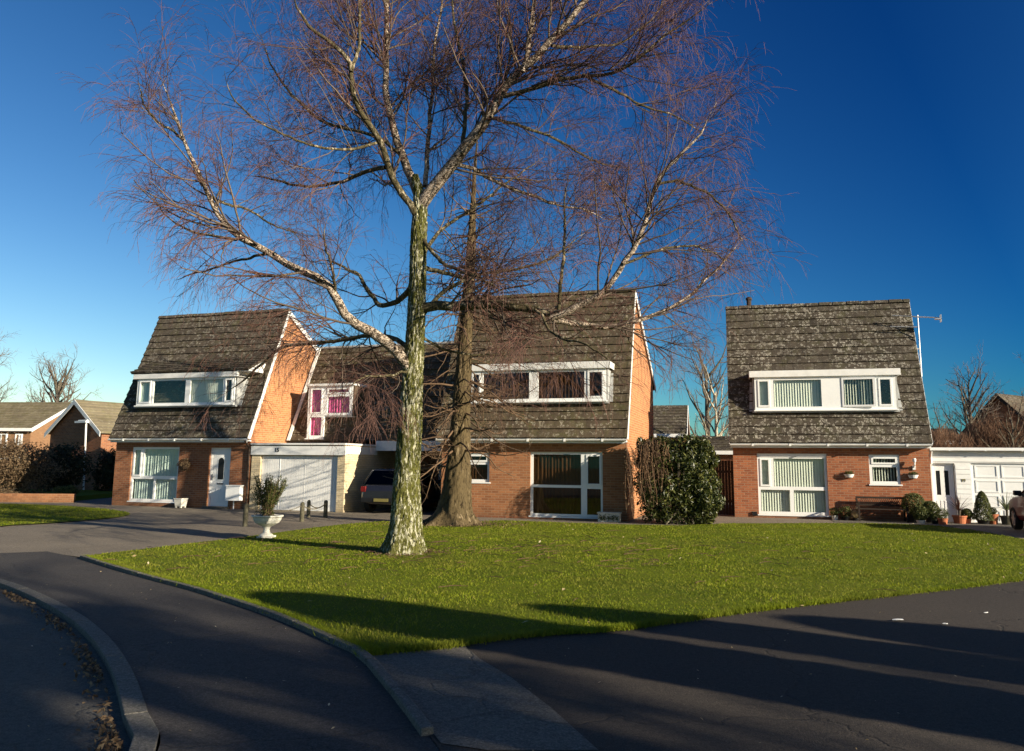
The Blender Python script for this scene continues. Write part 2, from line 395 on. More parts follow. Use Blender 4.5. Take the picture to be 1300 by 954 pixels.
# ------------------------------------------------------------------ walls / windows
def panel(m, x0, x1, z0, z1, y0, y1, holes, rnd=.5):
    """a slab in the xz plane from y0 (front) to y1 (back) with rectangular holes"""
    xs = sorted(set([x0, x1] + [h[0] for h in holes] + [h[1] for h in holes])); xs = [x for x in xs if x0 - 1e-6 <= x <= x1 + 1e-6]
    zs = sorted(set([z0, z1] + [h[2] for h in holes] + [h[3] for h in holes])); zs = [z for z in zs if z0 - 1e-6 <= z <= z1 + 1e-6]
    def solid(i, j):
        if i < 0 or j < 0 or i >= len(xs)-1 or j >= len(zs)-1: return False
        cx, cz = (xs[i]+xs[i+1])/2, (zs[j]+zs[j+1])/2
        return not any(h[0] < cx < h[1] and h[2] < cz < h[3] for h in holes)
    V = []; Fc = []
    def q(*p):
        b = len(V); V.extend(p); Fc.append((b, b+1, b+2, b+3))
    for i in range(len(xs)-1):
        for j in range(len(zs)-1):
            if not solid(i, j): continue
            a, b, c, d = xs[i], xs[i+1], zs[j], zs[j+1]
            q((a,y0,c),(b,y0,c),(b,y0,d),(a,y0,d)); q((a,y1,d),(b,y1,d),(b,y1,c),(a,y1,c))
            if not solid(i-1, j): q((a,y1,c),(a,y0,c),(a,y0,d),(a,y1,d))
            if not solid(i+1, j): q((b,y0,c),(b,y1,c),(b,y1,d),(b,y0,d))
            if not solid(i, j-1): q((a,y1,c),(b,y1,c),(b,y0,c),(a,y0,c))
            if not solid(i, j+1): q((a,y0,d),(b,y0,d),(b,y1,d),(a,y1,d))
    m.add(V, Fc, rnd)

def window(parent, x0, x1, z0, z1, y, panes, fill='blind', sill=True, gmat=None, fmat=None, name='window', depth=.07):
    """frame with real openings; panes = [(xa, xb, za, zb, casement?)]; y = front of the frame"""
    f = M(); panel(f, x0, x1, z0, z1, y, y + depth, [p[:4] for p in panes])
    for p in panes:
        if p[4]:
            xa, xb, za, zb = p[:4]
            panel(f, xa - .018, xb + .018, za - .018, zb + .018, y - .02, y - .001, [(xa + .035, xb - .035, za + .035, zb - .035)])
    fo = bevel(f.build(name, fmat or white_clean, parent), .006)
    g = M()
    for p in panes: g.box(p[0] - .004, p[1] + .004, y + .030, y + .036, p[2] - .004, p[3] + .004)
    g.build('glass', gmat or glass, fo)
    if sill:
        s_ = M(); s_.box(x0 - .04, x1 + .04, y - .07, y + .02, z0 - .045, z0 - .001); bevel(s_.build('sill', white_clean, fo), .006)
    for p in panes:
        kind = p[5] if len(p) > 5 else fill
        if not kind: continue
        xa, xb, za, zb = p[:4]; xa -= .02; xb += .02; za -= .03; zb += .03
        b = M(); yb = y + .115
        if kind in ('blind', 'blind_open'):
            w, st = .089, .083
            k = 0
            x = xa
            while x < xb:
                a = R_(22 + random.uniform(-4, 4)) if kind == 'blind' else R_(55 + random.uniform(-5, 5))
                dx, dy = w/2*cos(a), w/2*sin(a)
                b.add([(x-dx, yb-dy, za), (x+dx, yb+dy, za), (x+dx, yb+dy, zb), (x-dx, yb-dy, zb)], [(0, 1, 2, 3)])
                x += st
            b.build('vertical_blind', blind_pale, fo)
        elif kind in ('curtain_or_reflection', 'pink', 'brown'):
            xs = np.arange(xa, xb, .012); ph = random.random()*6
            wy = yb + .025*np.sin(xs*2*pi/.11 + ph + .8*np.sin(xs*7)) + .01*np.sin(xs*40)
            V = np.concatenate([np.stack([xs, wy, np.full_like(xs, za)], 1), np.stack([xs, wy, np.full_like(xs, zb)], 1)])
            n = len(xs); b.add(V, [(i, i+1, n+i+1, n+i) for i in range(n-1)], .5)
            b.build('curtain_or_reflection', {'pink': curtain_pink, 'brown': reflection_brown}.get(kind, blind_teal), fo, smooth=True)  # brown sheets carry a painted reflection, the others are curtains
    return fo

# house profile numbers
HW, EZ, EY, RZ, RY = 5.9, 2.45, -.25, 7.32, 1.8      # width, eave, ridge
BZ, BY = 4.55, 6.75                                   # rear eave
SL = (RY - EY)/(RZ - EZ)
def roof_y(z): return EY + (z - EZ)*SL

def tiled_slope(m, x0, x1, p0, p1, gauge=.292, tw=.33, skip=None, lift=.052, sag=.0):
    """courses of single interlocking tiles from eave p0=(y,z) to ridge p1"""
    d = np.array([p1[0]-p0[0], p1[1]-p0[1]]); L = np.linalg.norm(d); d /= L
    nrm = np.array([-d[1], d[0]]) if d[0] > 0 else np.array([d[1], -d[0]])
    if nrm[1] < 0: nrm = -nrm
    n = max(1, round(L/gauge)); g = L/n
    for i in range(n):
        off = (i % 2)*tw/2; x = x0 - off
        while x < x1 - .01:
            a, b = max(x, x0), min(x + tw - .003, x1)
            if b - a > .03:
                s0, s1 = i*g - .012 + random.uniform(-.006, .006), (i+1)*g + .02
                if not (skip and skip((a+b)/2, i*g + g/2)):
                    h0 = lift + random.uniform(-.004, .006); h1 = .006
                    dz = -sag*sin(pi*((a+b)/2 - x0)/(x1-x0))*(s0/L)
                    def P(xx, s, h): 
                        yz = np.array(p0) + d*s + nrm*(h + dz); return (xx, yz[0], yz[1])
                    hm = h0 + .002      # a slight roll in the middle of the tile
                    c = (a+b)/2
                    V = [P(a,s0,-.01),P(b,s0,-.01),P(b,s1,-.01),P(a,s1,-.01),P(a,s0,h0),P(c,s0,hm),P(b,s0,h0),P(b,s1,h1),P(c,s1,h1+.008),P(a,s1,h1)]
                    m.add(V, [(0,1,6,5,4),(4,5,8,9),(5,6,7,8),(1,2,7,6),(3,0,4,9),(2,3,9,8,7),(3,2,1,0)])
            x += tw
    return nrm, d

def slab(m, x0, x1, p0, p1, th, off=0.0):
    d = np.array([p1[0]-p0[0], p1[1]-p0[1]]); d = d/np.linalg.norm(d)
    n = np.array([-d[1], d[0]]); 
    if n[1] < 0: n = -n
    a, b = np.array(p0) - n*off, np.array(p1) - n*off
    c, e = a - n*th, b - n*th
    m.prism([tuple(a), tuple(b), tuple(e), tuple(c)], 'x', x0, x1)

HOUSES = {0: (-14.677, 30.424, -.326, 0.0), 1: (-2.195, 26.048, -.298, -.02), 2: (7.344, 27.058, -.272, -.05)}

def chalet(i, label, bmat, tmat, holes):
    x, y, yaw, z = HOUSES[i]
    h = empty('chalet_house', (x, y, z), yaw, label, 'house', 'steep roofed chalet houses of one design')
    w = M(); panel(w, 0, HW, -.4, EZ - .06, 0, .25, holes)
    w.build('front_wall', bmat, h)
    gw = M()
    prof = [(.25, -.4), (.25, EZ-.06), (.0, EZ-.06), (roof_y(2.9)+.08, 2.82), (RY, RZ - .16), (6.4, BZ + .12), (6.4, -.4)]
    gw.prism(prof, 'x', 0, .22); gw.prism(prof, 'x', HW - .22, HW); gw.box(.22, HW-.22, 6.2, 6.4, -.4, BZ + .1)
    gw.build('gable_walls', brick_gable, h)
    r = M(); tiled_slope(r, -.10, HW + .06, (EY, EZ), (RY, RZ))
    slab(r, -.09, HW + .05, (EY + .005, EZ), (RY, RZ), .09, .012)
    r.build('front_roof', tmat, h)
    r = M(); slab(r, -.10, HW + .06, (RY, RZ), (BY, BZ), .1, 0)
    for k in range(16):
        a = k/16; p = np.array([RY, RZ])*(1-a) + np.array([BY, BZ])*a; q_ = np.array([RY, RZ])*(1-a-.06) + np.array([BY, BZ])*(a+.06)
        r.hexa([(-.1, p[0], p[1]+.004), (HW+.06, p[0], p[1]+.004), (HW+.06, q_[0], q_[1]+.004), (-.1, q_[0], q_[1]+.004)],
               [(-.1, p[0], p[1]+.012), (HW+.06, p[0], p[1]+.012), (HW+.06, q_[0], q_[1]+.034), (-.1, q_[0], q_[1]+.034)])
    r.build('rear_roof', tmat, h)
    r = M(); x0 = -.12
    while x0 < HW + .05:
        x1 = min(x0 + .44, HW + .08); dz = random.uniform(-.006, .012)
        r.hexa([(x0, RY-.11, RZ-.05+dz), (x1, RY-.11, RZ-.05+dz), (x1, RY+.13, RZ-.05+dz), (x0, RY+.13, RZ-.05+dz)],
               [(x0, RY-.045, RZ+.07+dz), (x1, RY-.045, RZ+.066+dz), (x1, RY+.055, RZ+.066+dz), (x0, RY+.055, RZ+.07+dz)])
        x0 = x1 + .012
    bevel(r.build('ridge_tiles', tmat, h), .02)
    f = M(); f.box(-.06, HW + .02, EY + .03, -.002, EZ - .13, EZ - .085)      # soffit board
    f.box(-.06, HW + .02, EY + .006, EY + .028, EZ - .17, EZ - .03)
    f.build('fascia', white, h)
    g = M()
    n = 8
    outer = [(EY - .055 + .065*cos(pi + pi*k/n), EZ - .05 + .065*sin(pi + pi*k/n)) for k in range(n+1)]
    inner = [(EY - .055 + .055*cos(2*pi - pi*k/n), EZ - .05 + .055*sin(2*pi - pi*k/n)) for k in range(n+1)]
    poly = outer + inner
    m = len(poly); V = [(xx, p[0], p[1]) for xx in (-.08, HW + .04) for p in poly]
    g.add(V, [(k, k+1, m+k+1, m+k) for k in range(m-1)], .5)
    for xx in np.arange(.6, HW, 1.15): g.box(xx, xx+.05, EY - .127, EY + .01, EZ - .122, EZ - .042)
    g.build('gutter', white, h)
    for xx in (-.11, HW + .045):
        b = M()
        off = .09
        pf = [(EY - .03, EZ - .04), (RY, RZ + .02), (RY, RZ - .28), (EY + .13, EZ - .06)]
        b.prism(pf, 'x', xx, xx + .028)
        pr = [(RY, RZ + .02), (BY + .02, BZ + .02), (BY + .02, BZ - .16), (RY, RZ - .20)]
        b.prism(pr, 'x', xx + .001, xx + .029)
        b.build('barge_board', white, h)
    # plastered partition behind the front rooms
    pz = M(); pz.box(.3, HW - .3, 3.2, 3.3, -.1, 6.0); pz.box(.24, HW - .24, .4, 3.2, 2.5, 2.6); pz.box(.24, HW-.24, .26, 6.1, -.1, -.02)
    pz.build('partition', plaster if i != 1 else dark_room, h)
    return h

def dormer(h, x0, x1, z0, z1, yf, roof='flat', ext=(0, 0), zf=None):
    """box dormer: cheeks, roof, fascia; returns the part"""
    d = M()
    top = z1
    for xx in (x0, x1 - .05):
        pts = [(yf + .03, z0), (roof_y(z0) + .03, z0 - .02), (roof_y(top) + .1, top), (yf + .03, top)]
        d.prism(pts, 'x', xx, xx + .05)
    # lower apron
    d.box(x0 - .03, x1 + .03, yf - .03, yf + .08, z0 - .07, z0 - .002)
    do = d.build('dormer', lead, h)
    fz = M(); fz.box(x0 - .10, x1 + .10, yf - .10, yf - .07, top, top + .21); fz.box(x0 - .10, x1 + .10, yf - .07, yf + .06, top + .0, top + .03)
    fz.box(x0 - .10, x0 - .07, yf - .069, roof_y(top + .1) + .02, top + .002, top + .208); fz.box(x1 + .07, x1 + .10, yf - .069, roof_y(top + .1) + .02, top + .002, top + .208)
    bevel(fz.build('fascia', white, do), .006)
    rf = M()
    if roof == 'flat':
        rf.box(x0 - .09, x1 + .09, yf - .065, roof_y(top + .25) + .05, top + .04, top + .195)
        rf.build('dormer_roof', lead, do)
    for s_, xx in ((-1, x0), (1, x1)):
        fl = M()
        a = xx + s_*.01; b = xx + s_*.13
        y0_, y1_ = roof_y(z0 - .02), roof_y(top - .1)
        e = .055
        fl.hexa([(min(a,b), y0_ - e, z0 - .02), (max(a,b), y0_ - e, z0 - .02), (max(a,b) - (.05 if s_ > 0 else 0), y1_ - e, top - .1), (min(a,b) + (.05 if s_ < 0 else 0), y1_ - e, top - .1)],
                [(min(a,b), y0_, z0 - .02), (max(a,b), y0_, z0 - .02), (max(a,b) - (.05 if s_ > 0 else 0), y1_, top - .1), (min(a,b) + (.05 if s_ < 0 else 0), y1_, top - .1)])
        fl.build('flashing', lead, do)
    return do

def add_window_to(part_, *a, **k): return window(part_, *a, **k)

# ---------- house 0 : left -------------------------------------------------------
H0 = chalet(0, 'left brick chalet house with white front door, meter box and tiled dormer roof', brick_a, tile_a,
            [(.74, 2.88, .17, 2.12), (4.19, 5.10, .06, 2.10)])
window(H0, .74, 2.88, .17, 2.12, .06, [(.82, 1.15, 1.08, 2.04, 1, 'curtain_or_reflection'), (1.27, 2.80, 1.08, 2.04, 0, 'curtain_or_reflection'), (.82, 1.78, .25, .96, 0, 'curtain_or_reflection'), (1.86, 2.80, .25, .96, 0, 'curtain_or_reflection')])
D0 = dormer(H0, .70, 5.14, 3.62, 4.62, .02, roof='none')
window(D0, .76, 5.08, 3.64, 4.62, .0, [(.88, 1.38, 3.74, 4.54, 1, 'curtain_or_reflection'), (1.50, 2.95, 3.72, 4.54, 0, None), (3.16, 4.60, 3.72, 4.54, 0, 'blind'), (4.70, 5.0, 3.74, 4.54, 1, None)], name='window_frame', gmat=glass)
r = M(); tiled_slope(r, .50, 5.72, (-.12, 4.86), (roof_y(5.42) - .02, 5.42), gauge=.2); slab(r, .51, 5.71, (-.115, 4.86), (roof_y(5.42), 5.42), .05, .012); r.build('dormer_roof', tile_a, D0)
r = M(); r.prism([(-.10, 4.80), (-.10, 4.84), (roof_y(5.4), 5.36), (roof_y(4.8), 4.80)], 'x', 5.68, 5.72); r.box(5.22, 5.70, -.09, roof_y(4.8), 4.80, 4.82); r.build('dormer_cheek', white, D0)

def front_door(h, x0, x1, z0, z1, y):
    d = M(); panel(d, x0, x1, z0, z1, y, y + .07, [(x0 + .07, x1 - .07, z0 + .03, z1 - .07)])
    d.box(x0 + .075, x1 - .075, y + .012, y + .05, z0 + .03, z1 - .075)
    cx = (x0 + x1)/2
    # raised panels and arch moulding
    for a in (-.17, .02): d.box(cx + a, cx + a + .15, y + .002, y + .012, z0 + .2, z0 + .62)
    arch = [(cx - .17, z0 + .88), (cx + .17, z0 + .88)] + [(cx + .17*cos(t), z0 + 1.55 + .20*sin(t)) for t in np.linspace(0, pi, 12)]
    d.prism(arch, 'y', y + .002, y + .0115)
    do = bevel(d.build('front_door', white_clean, h), .005)
    a = M(); arch = [(cx - .12, z0 + .93), (cx + .12, z0 + .93)] + [(cx + .12*cos(t), z0 + 1.55 + .14*sin(t)) for t in np.linspace(0, pi, 12)]
    a.prism(arch, 'y', y - .003, y + .001); a.build('door_glass', black, do)
    s = M(); s.box(cx - .13, cx + .13, y - .004, y + .011, z0 + .76, z0 + .80); s.build('letter_slot', black, do)
    s = M(); s.tube([(x0 + .13, y - .03, z0 + 1.02), (x0 + .24, y - .03, z0 + 1.02)], .012); s.box(x0 + .115, x0 + .145, y - .03, y + .012, z0 + .92, z0 + 1.1); s.build('door_handle', alloy, do)
    s = M(); s.box(x0 - .06, x1 + .06, y - .25, y + .05, z0 - .09, z0 - .001); s.build('door_step', conc_mat, do)
front_door(H0, 4.19, 5.10, .06, 2.10, .10)
mb = M(); mb.box(5.13, 5.72, -.20, -.003, .28, .78); mb.box(5.10, 5.75, -.22, -.002, .78, .81); mbo = bevel(mb.build('meter_box', white_clean, H0), .01)
mb = M(); mb.tube([(5.40, -.08, .28), (5.40, -.08, -.05)], .02); mb.build('supply_pipe', white_clean, mbo)
dp = M(); dp.tube([(5.87, -.30, EZ - .1), (5.90, -.06, EZ - .35), (5.90, -.05, -.05)], .036); dp.build('downpipe', dark_wood, H0)

# ---------- house 1 : middle ------------------------------------------------------
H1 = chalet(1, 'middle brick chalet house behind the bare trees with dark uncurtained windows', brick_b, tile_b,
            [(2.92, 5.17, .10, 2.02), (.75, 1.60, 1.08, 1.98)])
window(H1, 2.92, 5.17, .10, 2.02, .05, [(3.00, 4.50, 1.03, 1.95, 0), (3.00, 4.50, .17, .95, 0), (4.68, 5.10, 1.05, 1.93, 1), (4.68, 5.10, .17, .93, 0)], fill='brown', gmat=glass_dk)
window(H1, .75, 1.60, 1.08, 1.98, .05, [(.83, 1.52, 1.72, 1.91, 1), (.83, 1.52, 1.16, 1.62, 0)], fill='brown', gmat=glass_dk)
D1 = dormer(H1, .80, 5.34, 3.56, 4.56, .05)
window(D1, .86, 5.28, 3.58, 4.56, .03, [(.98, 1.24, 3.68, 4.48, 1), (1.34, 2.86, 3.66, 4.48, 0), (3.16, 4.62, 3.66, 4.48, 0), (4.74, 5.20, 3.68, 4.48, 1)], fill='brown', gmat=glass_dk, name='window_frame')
pl = M(); pl.box(0.002, HW-.002, -.012, -.002, -.3, .07); pl.build('plinth', brick_c, H1)

# ---------- house 2 : right ------------------------------------------------------
H2 = chalet(2, 'right brick chalet house with lichen spotted roof, pale blinds and a bench out front', brick_c, tile_c,
            [(.76, 2.90, .15, 2.10), (4.15, 5.04, 1.16, 2.08)])
window(H2, .76, 2.90, .15, 2.10, .05, [(.86, 1.14, 1.06, 1.92, 1), (1.27, 2.82, 1.04, 1.94, 0), (.84, 1.74, .24, .93, 0), (1.86, 2.82, .24, .93, 0)])
pm = M(); pm.box(.76, 2.90, .03, .05, 1.99, 2.10); pm.build('window_head', white_old, H2)
window(H2, 4.15, 5.04, 1.16, 2.08, .03, [(4.24, 4.95, 1.80, 1.99, 1, 'blind_open'), (4.24, 4.95, 1.25, 1.69, 0, 'blind_open')])
D2 = dormer(H2, .70, 5.12, 3.50, 4.60, .04)
window(D2, .76, 5.06, 3.52, 4.60, .02, [(.88, 1.22, 3.64, 4.50, 1), (1.36, 2.84, 3.62, 4.50, 0), (3.52, 4.40, 3.62, 4.50, 0, 'blind_open'), (4.58, 4.94, 3.64, 4.50, 1, None)], name='window_frame')
# the middle casement stands ajar
cs = M(); panel(cs, 0, 1.0, 0, .94, 0, .04, [(.06, .94, .06, .88)])
cso = cs.build('open_casement', white_clean, D2); cso.location = (3.46, .0, 3.60); cso.rotation_euler.z = R_(-4)
lp = M(); lp.box(5.40, 5.48, -.04, -.002, 1.62, 1.74); lp.tube([(5.44, -.04, 1.70), (5.44, -.14, 1.78), (5.44, -.15, 1.88)], .025)
lp.lathe([(.025, 1.84), (.045, 1.87), (.055, 1.94), (.035, 1.97), (.0, 1.975)], 5.44, -.15, 12); lp.build('outside_lamp', white_clean, H2)
av = M(); av.box(.55, .70, -.05, -.002, .10, .22); av.build('air_vent', black, H2)
tv = M()

# lean-to garage on the right of house 2
GX0, GX1, GY = HW + .06, HW + 5.3, .25
ga = M(); panel(ga, GX0, GX1, -.3, 2.22, GY, GY + .2, [(GX0 + .04, GX0 + .68, -.02, 1.83), (GX0 + 1.14, GX1 - .3, -.02, 1.84)])
ga.box(GX1 - .2, GX1, GY + .201, 6.2, -.3, 2.22); ga.box(GX0, GX1 - .201, 6.0, 6.2, -.3, 2.22)
k = 0
for z in np.arange(.0, 1.80, .15):
    ga.prism([(GY - .001, z), (GY - .016, z), (GY - .005, z + .146), (GY - .001, z + .146)], 'x', GX0 + .70, GX0 + 1.12)
for z in np.arange(1.88, 2.1, .13):
    ga.prism([(GY - .001, z), (GY - .018, z), (GY - .006, z + .126), (GY - .001, z + .126)], 'x', GX0, GX1)
annex2 = ga.build('annex_wall', white_old, H2)
gd = M(); gx0, gx1 = GX0 + 1.20, GX1 - .36
gd.box(gx0 - .05, gx1 + .05, GY + .06, GY + .10, 0, 1.83)
cw = (gx1 - gx0)/5
for c in range(5):
    for q_, (za, zb) in enumerate(((.05, .42), (.50, .87), (.95, 1.32), (1.40, 1.78))):
        panel(gd, gx0 + c*cw + .05, gx0 + (c+1)*cw - .05, za, zb, GY + .045, GY + .06, [(gx0 + c*cw + .09, gx0 + (c+1)*cw - .09, za + .04, zb - .04)])
bevel(gd.build('garage_door', white_clean, annex2), .006)
pd = M(); x0, x1 = GX0 + .06, GX0 + .62
panel(pd, x0 - .04, x1 + .04, 0, 1.83, GY + .08, GY + .15, [(x0 + .02, x1 - .02, .03, 1.77)])
panel(pd, x0 + .022, x1 - .022, .032, 1.768, GY + .10, GY + .13, [(x0 + .10, x0 + .22, .85, 1.60), (x1 - .22, x1 - .10, .85, 1.60)])
for xa in np.linspace(x0 + .08, x1 - .16, 4): pd.box(xa, xa + .06, GY + .09, GY + .099, .12, .68)
pdo = bevel(pd.build('porch_door', white_clean, annex2), .005)
pg = M(); pg.box(x0 + .09, x0 + .23, GY + .112, GY + .118, .84, 1.61); pg.box(x1 - .23, x1 - .09, GY + .112, GY + .118, .84, 1.61); pg.build('door_glass', black, pdo)
rf = M(); rf.box(GX0 - .02, GX1 + .05, GY - .12, 6.3, 2.222, 2.30); rf.build('flat_roof', lead, annex2)
gt = M(); gt.box(GX0 - .03, GX1 + .05, GY - .22, GY - .125, 2.22, 2.31)
for xx in np.arange(GX0 + .5, GX1, 1.0): gt.box(xx, xx + .05, GY - .225, GY - .15, 2.205, 2.219)
gt.tube([(GX0 + .02, GY - .2, 2.2), (GX0 + .02, GY - .06, 2.02), (GX0 + .02, GY - .06, 1.8)], .03)
bevel(gt.build('gutter', white_clean, annex2), .012)
text('19', .13, (GX0 + .90, GY - .014, 1.30), simple('number_brass', (.35, .28, .08), .4, metal=.5), annex2)

# ---------- link building with garage 15 between house 0 and 1 -------------------
hx, hy, hyaw, hz = HOUSES[0]
def loc0(x, y): return (hx + x*cos(hyaw) - y*sin(hyaw), hy + x*sin(hyaw) + y*cos(hyaw))
lx, ly = loc0(HW + .08, 0)
LK = empty('garage_wing', (lx, ly, 0), hyaw, 'low link building with steep tiled roof and white garage doors marked 15', 'garage')
LW = 7.05     # to the neighbour's wall
gx = 3.68
w = M(); panel(w, 0, gx, -.3, 2.20, .0, .22, [(.36, 3.40, -.01, 1.84)]); w.box(gx - .2, gx, .2201, 4.6, -.3, 2.20)
w.build('garage_wall', brick_buff, LK)
fa = M(); fa.box(-.02, gx + .03, -.05, -.002, 1.86, 2.16); fa.box(-.02, gx + .05, -.09, 2.3, 2.201, 2.26); fa.box(gx + .002, gx + .03, .0, 2.2, 1.90, 2.16)
fao = bevel(fa.build('fascia', white_old, LK), .006)
text('15', .19, (1.04, -.055, 2.02), number_black, fao)
gd = M()
for k in range(31):
    x0 = .37 + k*.0973; gd.box(x0, x0 + .091, .085, .11, 0.0, 1.82)
for x0 in (1.08, 1.10): pass
gd.box(1.100, 1.118, .075, .09, 0.0, 1.82); gd.box(2.10, 2.114, .079, .09, 0, 1.82)
gd.box(.37, 3.39, .112, .14, 0, 1.83)
bevel(gd.build('garage_door', white_old, LK), .004)
# link mansard
ly0, lz0, ly1, lz1 = 2.1, 2.42, 3.95, 6.15
SLK = (ly1 - ly0)/(lz1 - lz0)
r = M(); tiled_slope(r, .0, LW, (ly0, lz0), (ly1, lz1)); slab(r, .01, LW - .01, (ly0 + .005, lz0), (ly1, lz1), .09, .012)
r.build('front_roof', tile_b, LK)
r = M(); slab(r, .0, LW, (ly1, lz1), (6.6, 4.6), .1); r.box(0, LW, 6.2, 6.4, -.3, 4.7); r.build('rear_roof', tile_b, LK)
r = M(); r.box(0, LW, ly1 - .09, ly1 + .1, lz1 - .04, lz1 + .05); bevel(r.build('ridge_tiles', lead, LK), .03)
r = M(); r.hexa([(-.001, ly0 - .08, lz0), (.13, ly0 - .08, lz0), (.13, ly1 - .08, lz1), (-.001, ly1 - .08, lz1)], [(-.001, ly0 - .045, lz0), (.13, ly0 - .045, lz0), (.13, ly1 - .045, lz1), (-.001, ly1 - .045, lz1)])
r.build('flashing', white_old, LK)
def lky(z): return ly0 + (z - lz0)*SLK
c = M(); c.box(gx + .031, LW, 2.05, 2.12, 2.05, 2.40); c.box(gx, LW, 2.121, 4.8, 2.36, 2.40); c.build('carport_beam', white_old, LK)
c = M(); panel(c, gx, LW, -.3, 2.36, 4.6, 4.8, [(gx + 1.35, LW - .3, -.02, 2.0)]); c.build('carport_wall', brick_a, LK)
c = M(); c.box(gx + 1.33, LW - .28, 4.66, 4.70, 0, 2.01)
for k in range(16): c.box(gx + 1.37 + k*.105, gx + 1.46 + k*.105, 4.64, 4.66, .03, 1.97)
c.build('carport_door', grey_door, LK)
# link window: tall left light, shorter right
d = M(); yw = 2.06
do = M(); do.box(.75, 2.77, yw - .10, lky(4.55), 4.42, 4.50)

LD = bevel(do.build('dormer', white_old, LK), .006)
for xx in (.78, 2.70):
    ck = M(); ck.prism([(yw + .02, 3.30), (lky(3.3) + .05, 3.30), (lky(4.4) + .05, 4.42), (yw + .02, 4.42)], 'x', xx, xx + .05); ck.build('cheek', tile_b, LD)
ck = M(); ck.box(1.535, 2.70, yw + .08, lky(3.3) + .05, 3.28, 3.325); ck.build('soffit', white_old, LD)
ck = M(); ck.prism([(2.15, 2.45), (lky(2.45), 2.45), (lky(3.3), 3.3), (2.15, 3.3)], 'x', 1.50, 1.53); ck.build('cheek', tile_b, LD)
window(LD, .83, 2.69, 3.33, 4.42, yw, [(.95, 1.42, 3.42, 4.32, 1, 'pink'), (1.65, 2.57, 4.14, 4.32, 1, 'pink'), (1.65, 2.57, 3.42, 4.02, 0, 'pink')], name='window_frame', sill=False)
lo = window(LD, .83, 1.53, 2.50, 3.325, 2.065, [(.95, 1.42, 2.60, 3.27, 0, 'pink')], name='lower_window_frame', sill=True)
# ------------------------------------------------------------------ the ground
def sheet(name, pts, z, mat, thick=.0):
    m = M(); n = len(pts)
    if thick: m.prism(pts, 'z', z - thick, z)
    else: m.add([(p[0], p[1], z) for p in pts], [tuple(range(n))], .5)
    o = m.build(name, mat); o['kind'] = 'structure'; return o
def smooth_line(pts, k=6):
    P = np.array(pts, float); P = np.vstack([2*P[0]-P[1], P, 2*P[-1]-P[-2]]); out = []
    for i in range(1, len(P)-2):
        for t in np.linspace(0, 1, k, endpoint=False):
            a, b, c, d = P[i-1], P[i], P[i+1], P[i+2]
            out.append(.5*((2*b) + (-a+c)*t + (2*a-5*b+4*c-d)*t*t + (-a+3*b-3*c+d)*t**3))
    out.append(P[-2]); return np.array(out)
def offset(line, d):
    L = np.asarray(line); T = np.gradient(L, axis=0); T /= np.linalg.norm(T, axis=1, keepdims=True)
    return L + np.stack([-T[:, 1], T[:, 0]], 1)*d

sheet('ground', [(-400, -400), (400, -400), (400, 600), (-400, 600)], -.16, earth_mat)
sheet('driveway', [(-45, 18.5), (-30, 17.2), G(-200, 690.5), G(0, 702.5), G(60, 700.5), (-6, 13.2), (-4.5, 12.5), (0, 11), (45, 9.5), (45, 46), (-45, 46)], -.012, drive_mat)
# kerb line of the turning circle (kerb top edge, road side), seen from left to right then towards the camera
kerb_px = [(-160, 712), (-60, 724), (0, 741), (40, 757), (80, 779), (110, 803), (132, 832), (146, 862), (158, 910), (166, 954)]
kl = [G(*p) for p in kerb_px]; kl = [(-16, 13.0)] + kl + [(-1.86, 3.5), (-1.75, 2.3), (-1.9, .4), (-2.9, -2.0), (-5, -5)]
kl = smooth_line(kl, 8)
road = [(-60, 18)] + [(-30, 15.2)] + [tuple(p) for p in kl] + [(-8, -30), (-60, -30)]
sheet('road', road, -.055, road_mat)
kb = M(); KO = offset(kl, .14)
def strip(m, A, B, z0, z1, gap=0.9, jt=.010):
    A = np.asarray(A); B = np.asarray(B)
    n = len(A)
    L = np.concatenate([[0], np.cumsum(np.linalg.norm(np.diff(A, axis=0), axis=1))])
    s = 0
    while s < L[-1] - .05:
        e = min(s + gap - jt, L[-1]); st = [s, (s+e)/2, e]
        ax = [np.array([np.interp(q, L, A[:, k]) for k in (0, 1)]) for q in st]; bx = [np.array([np.interp(q, L, B[:, k]) for k in (0, 1)]) for q in st]
        dz = random.uniform(-.002, .003)
        m.prism([tuple(p) for p in ax] + [tuple(p) for p in bx[::-1]], 'z', z0, z1 + dz); s += gap
strip(kb, kl, KO, -.25, .004)
ko = bevel(kb.build('kerb', kerb_mat), .006); ko['kind'] = 'structure'

edge_px = [(105, 709), (150, 723), (200, 737), (250, 750), (300, 766), (350, 783), (400, 804), (435, 820), (462, 833), (490, 864), (520, 900), (560, 954)]
el = smooth_line([G(*p) for p in edge_px], 6)
# footway between kerb and lawn edging
inner = offset(kl, .142)
edge_out = offset(el, -.06)
fw = [tuple(p) for p in inner] + [(-3, -8), (0, -8), (.3, 3.2)] + [tuple(p) for p in el[::-1]] + [G(60, 700), G(0, 702), G(-200, 690), (-30, 17.5)]
sheet('footway', fw, -.004, foot_mat)
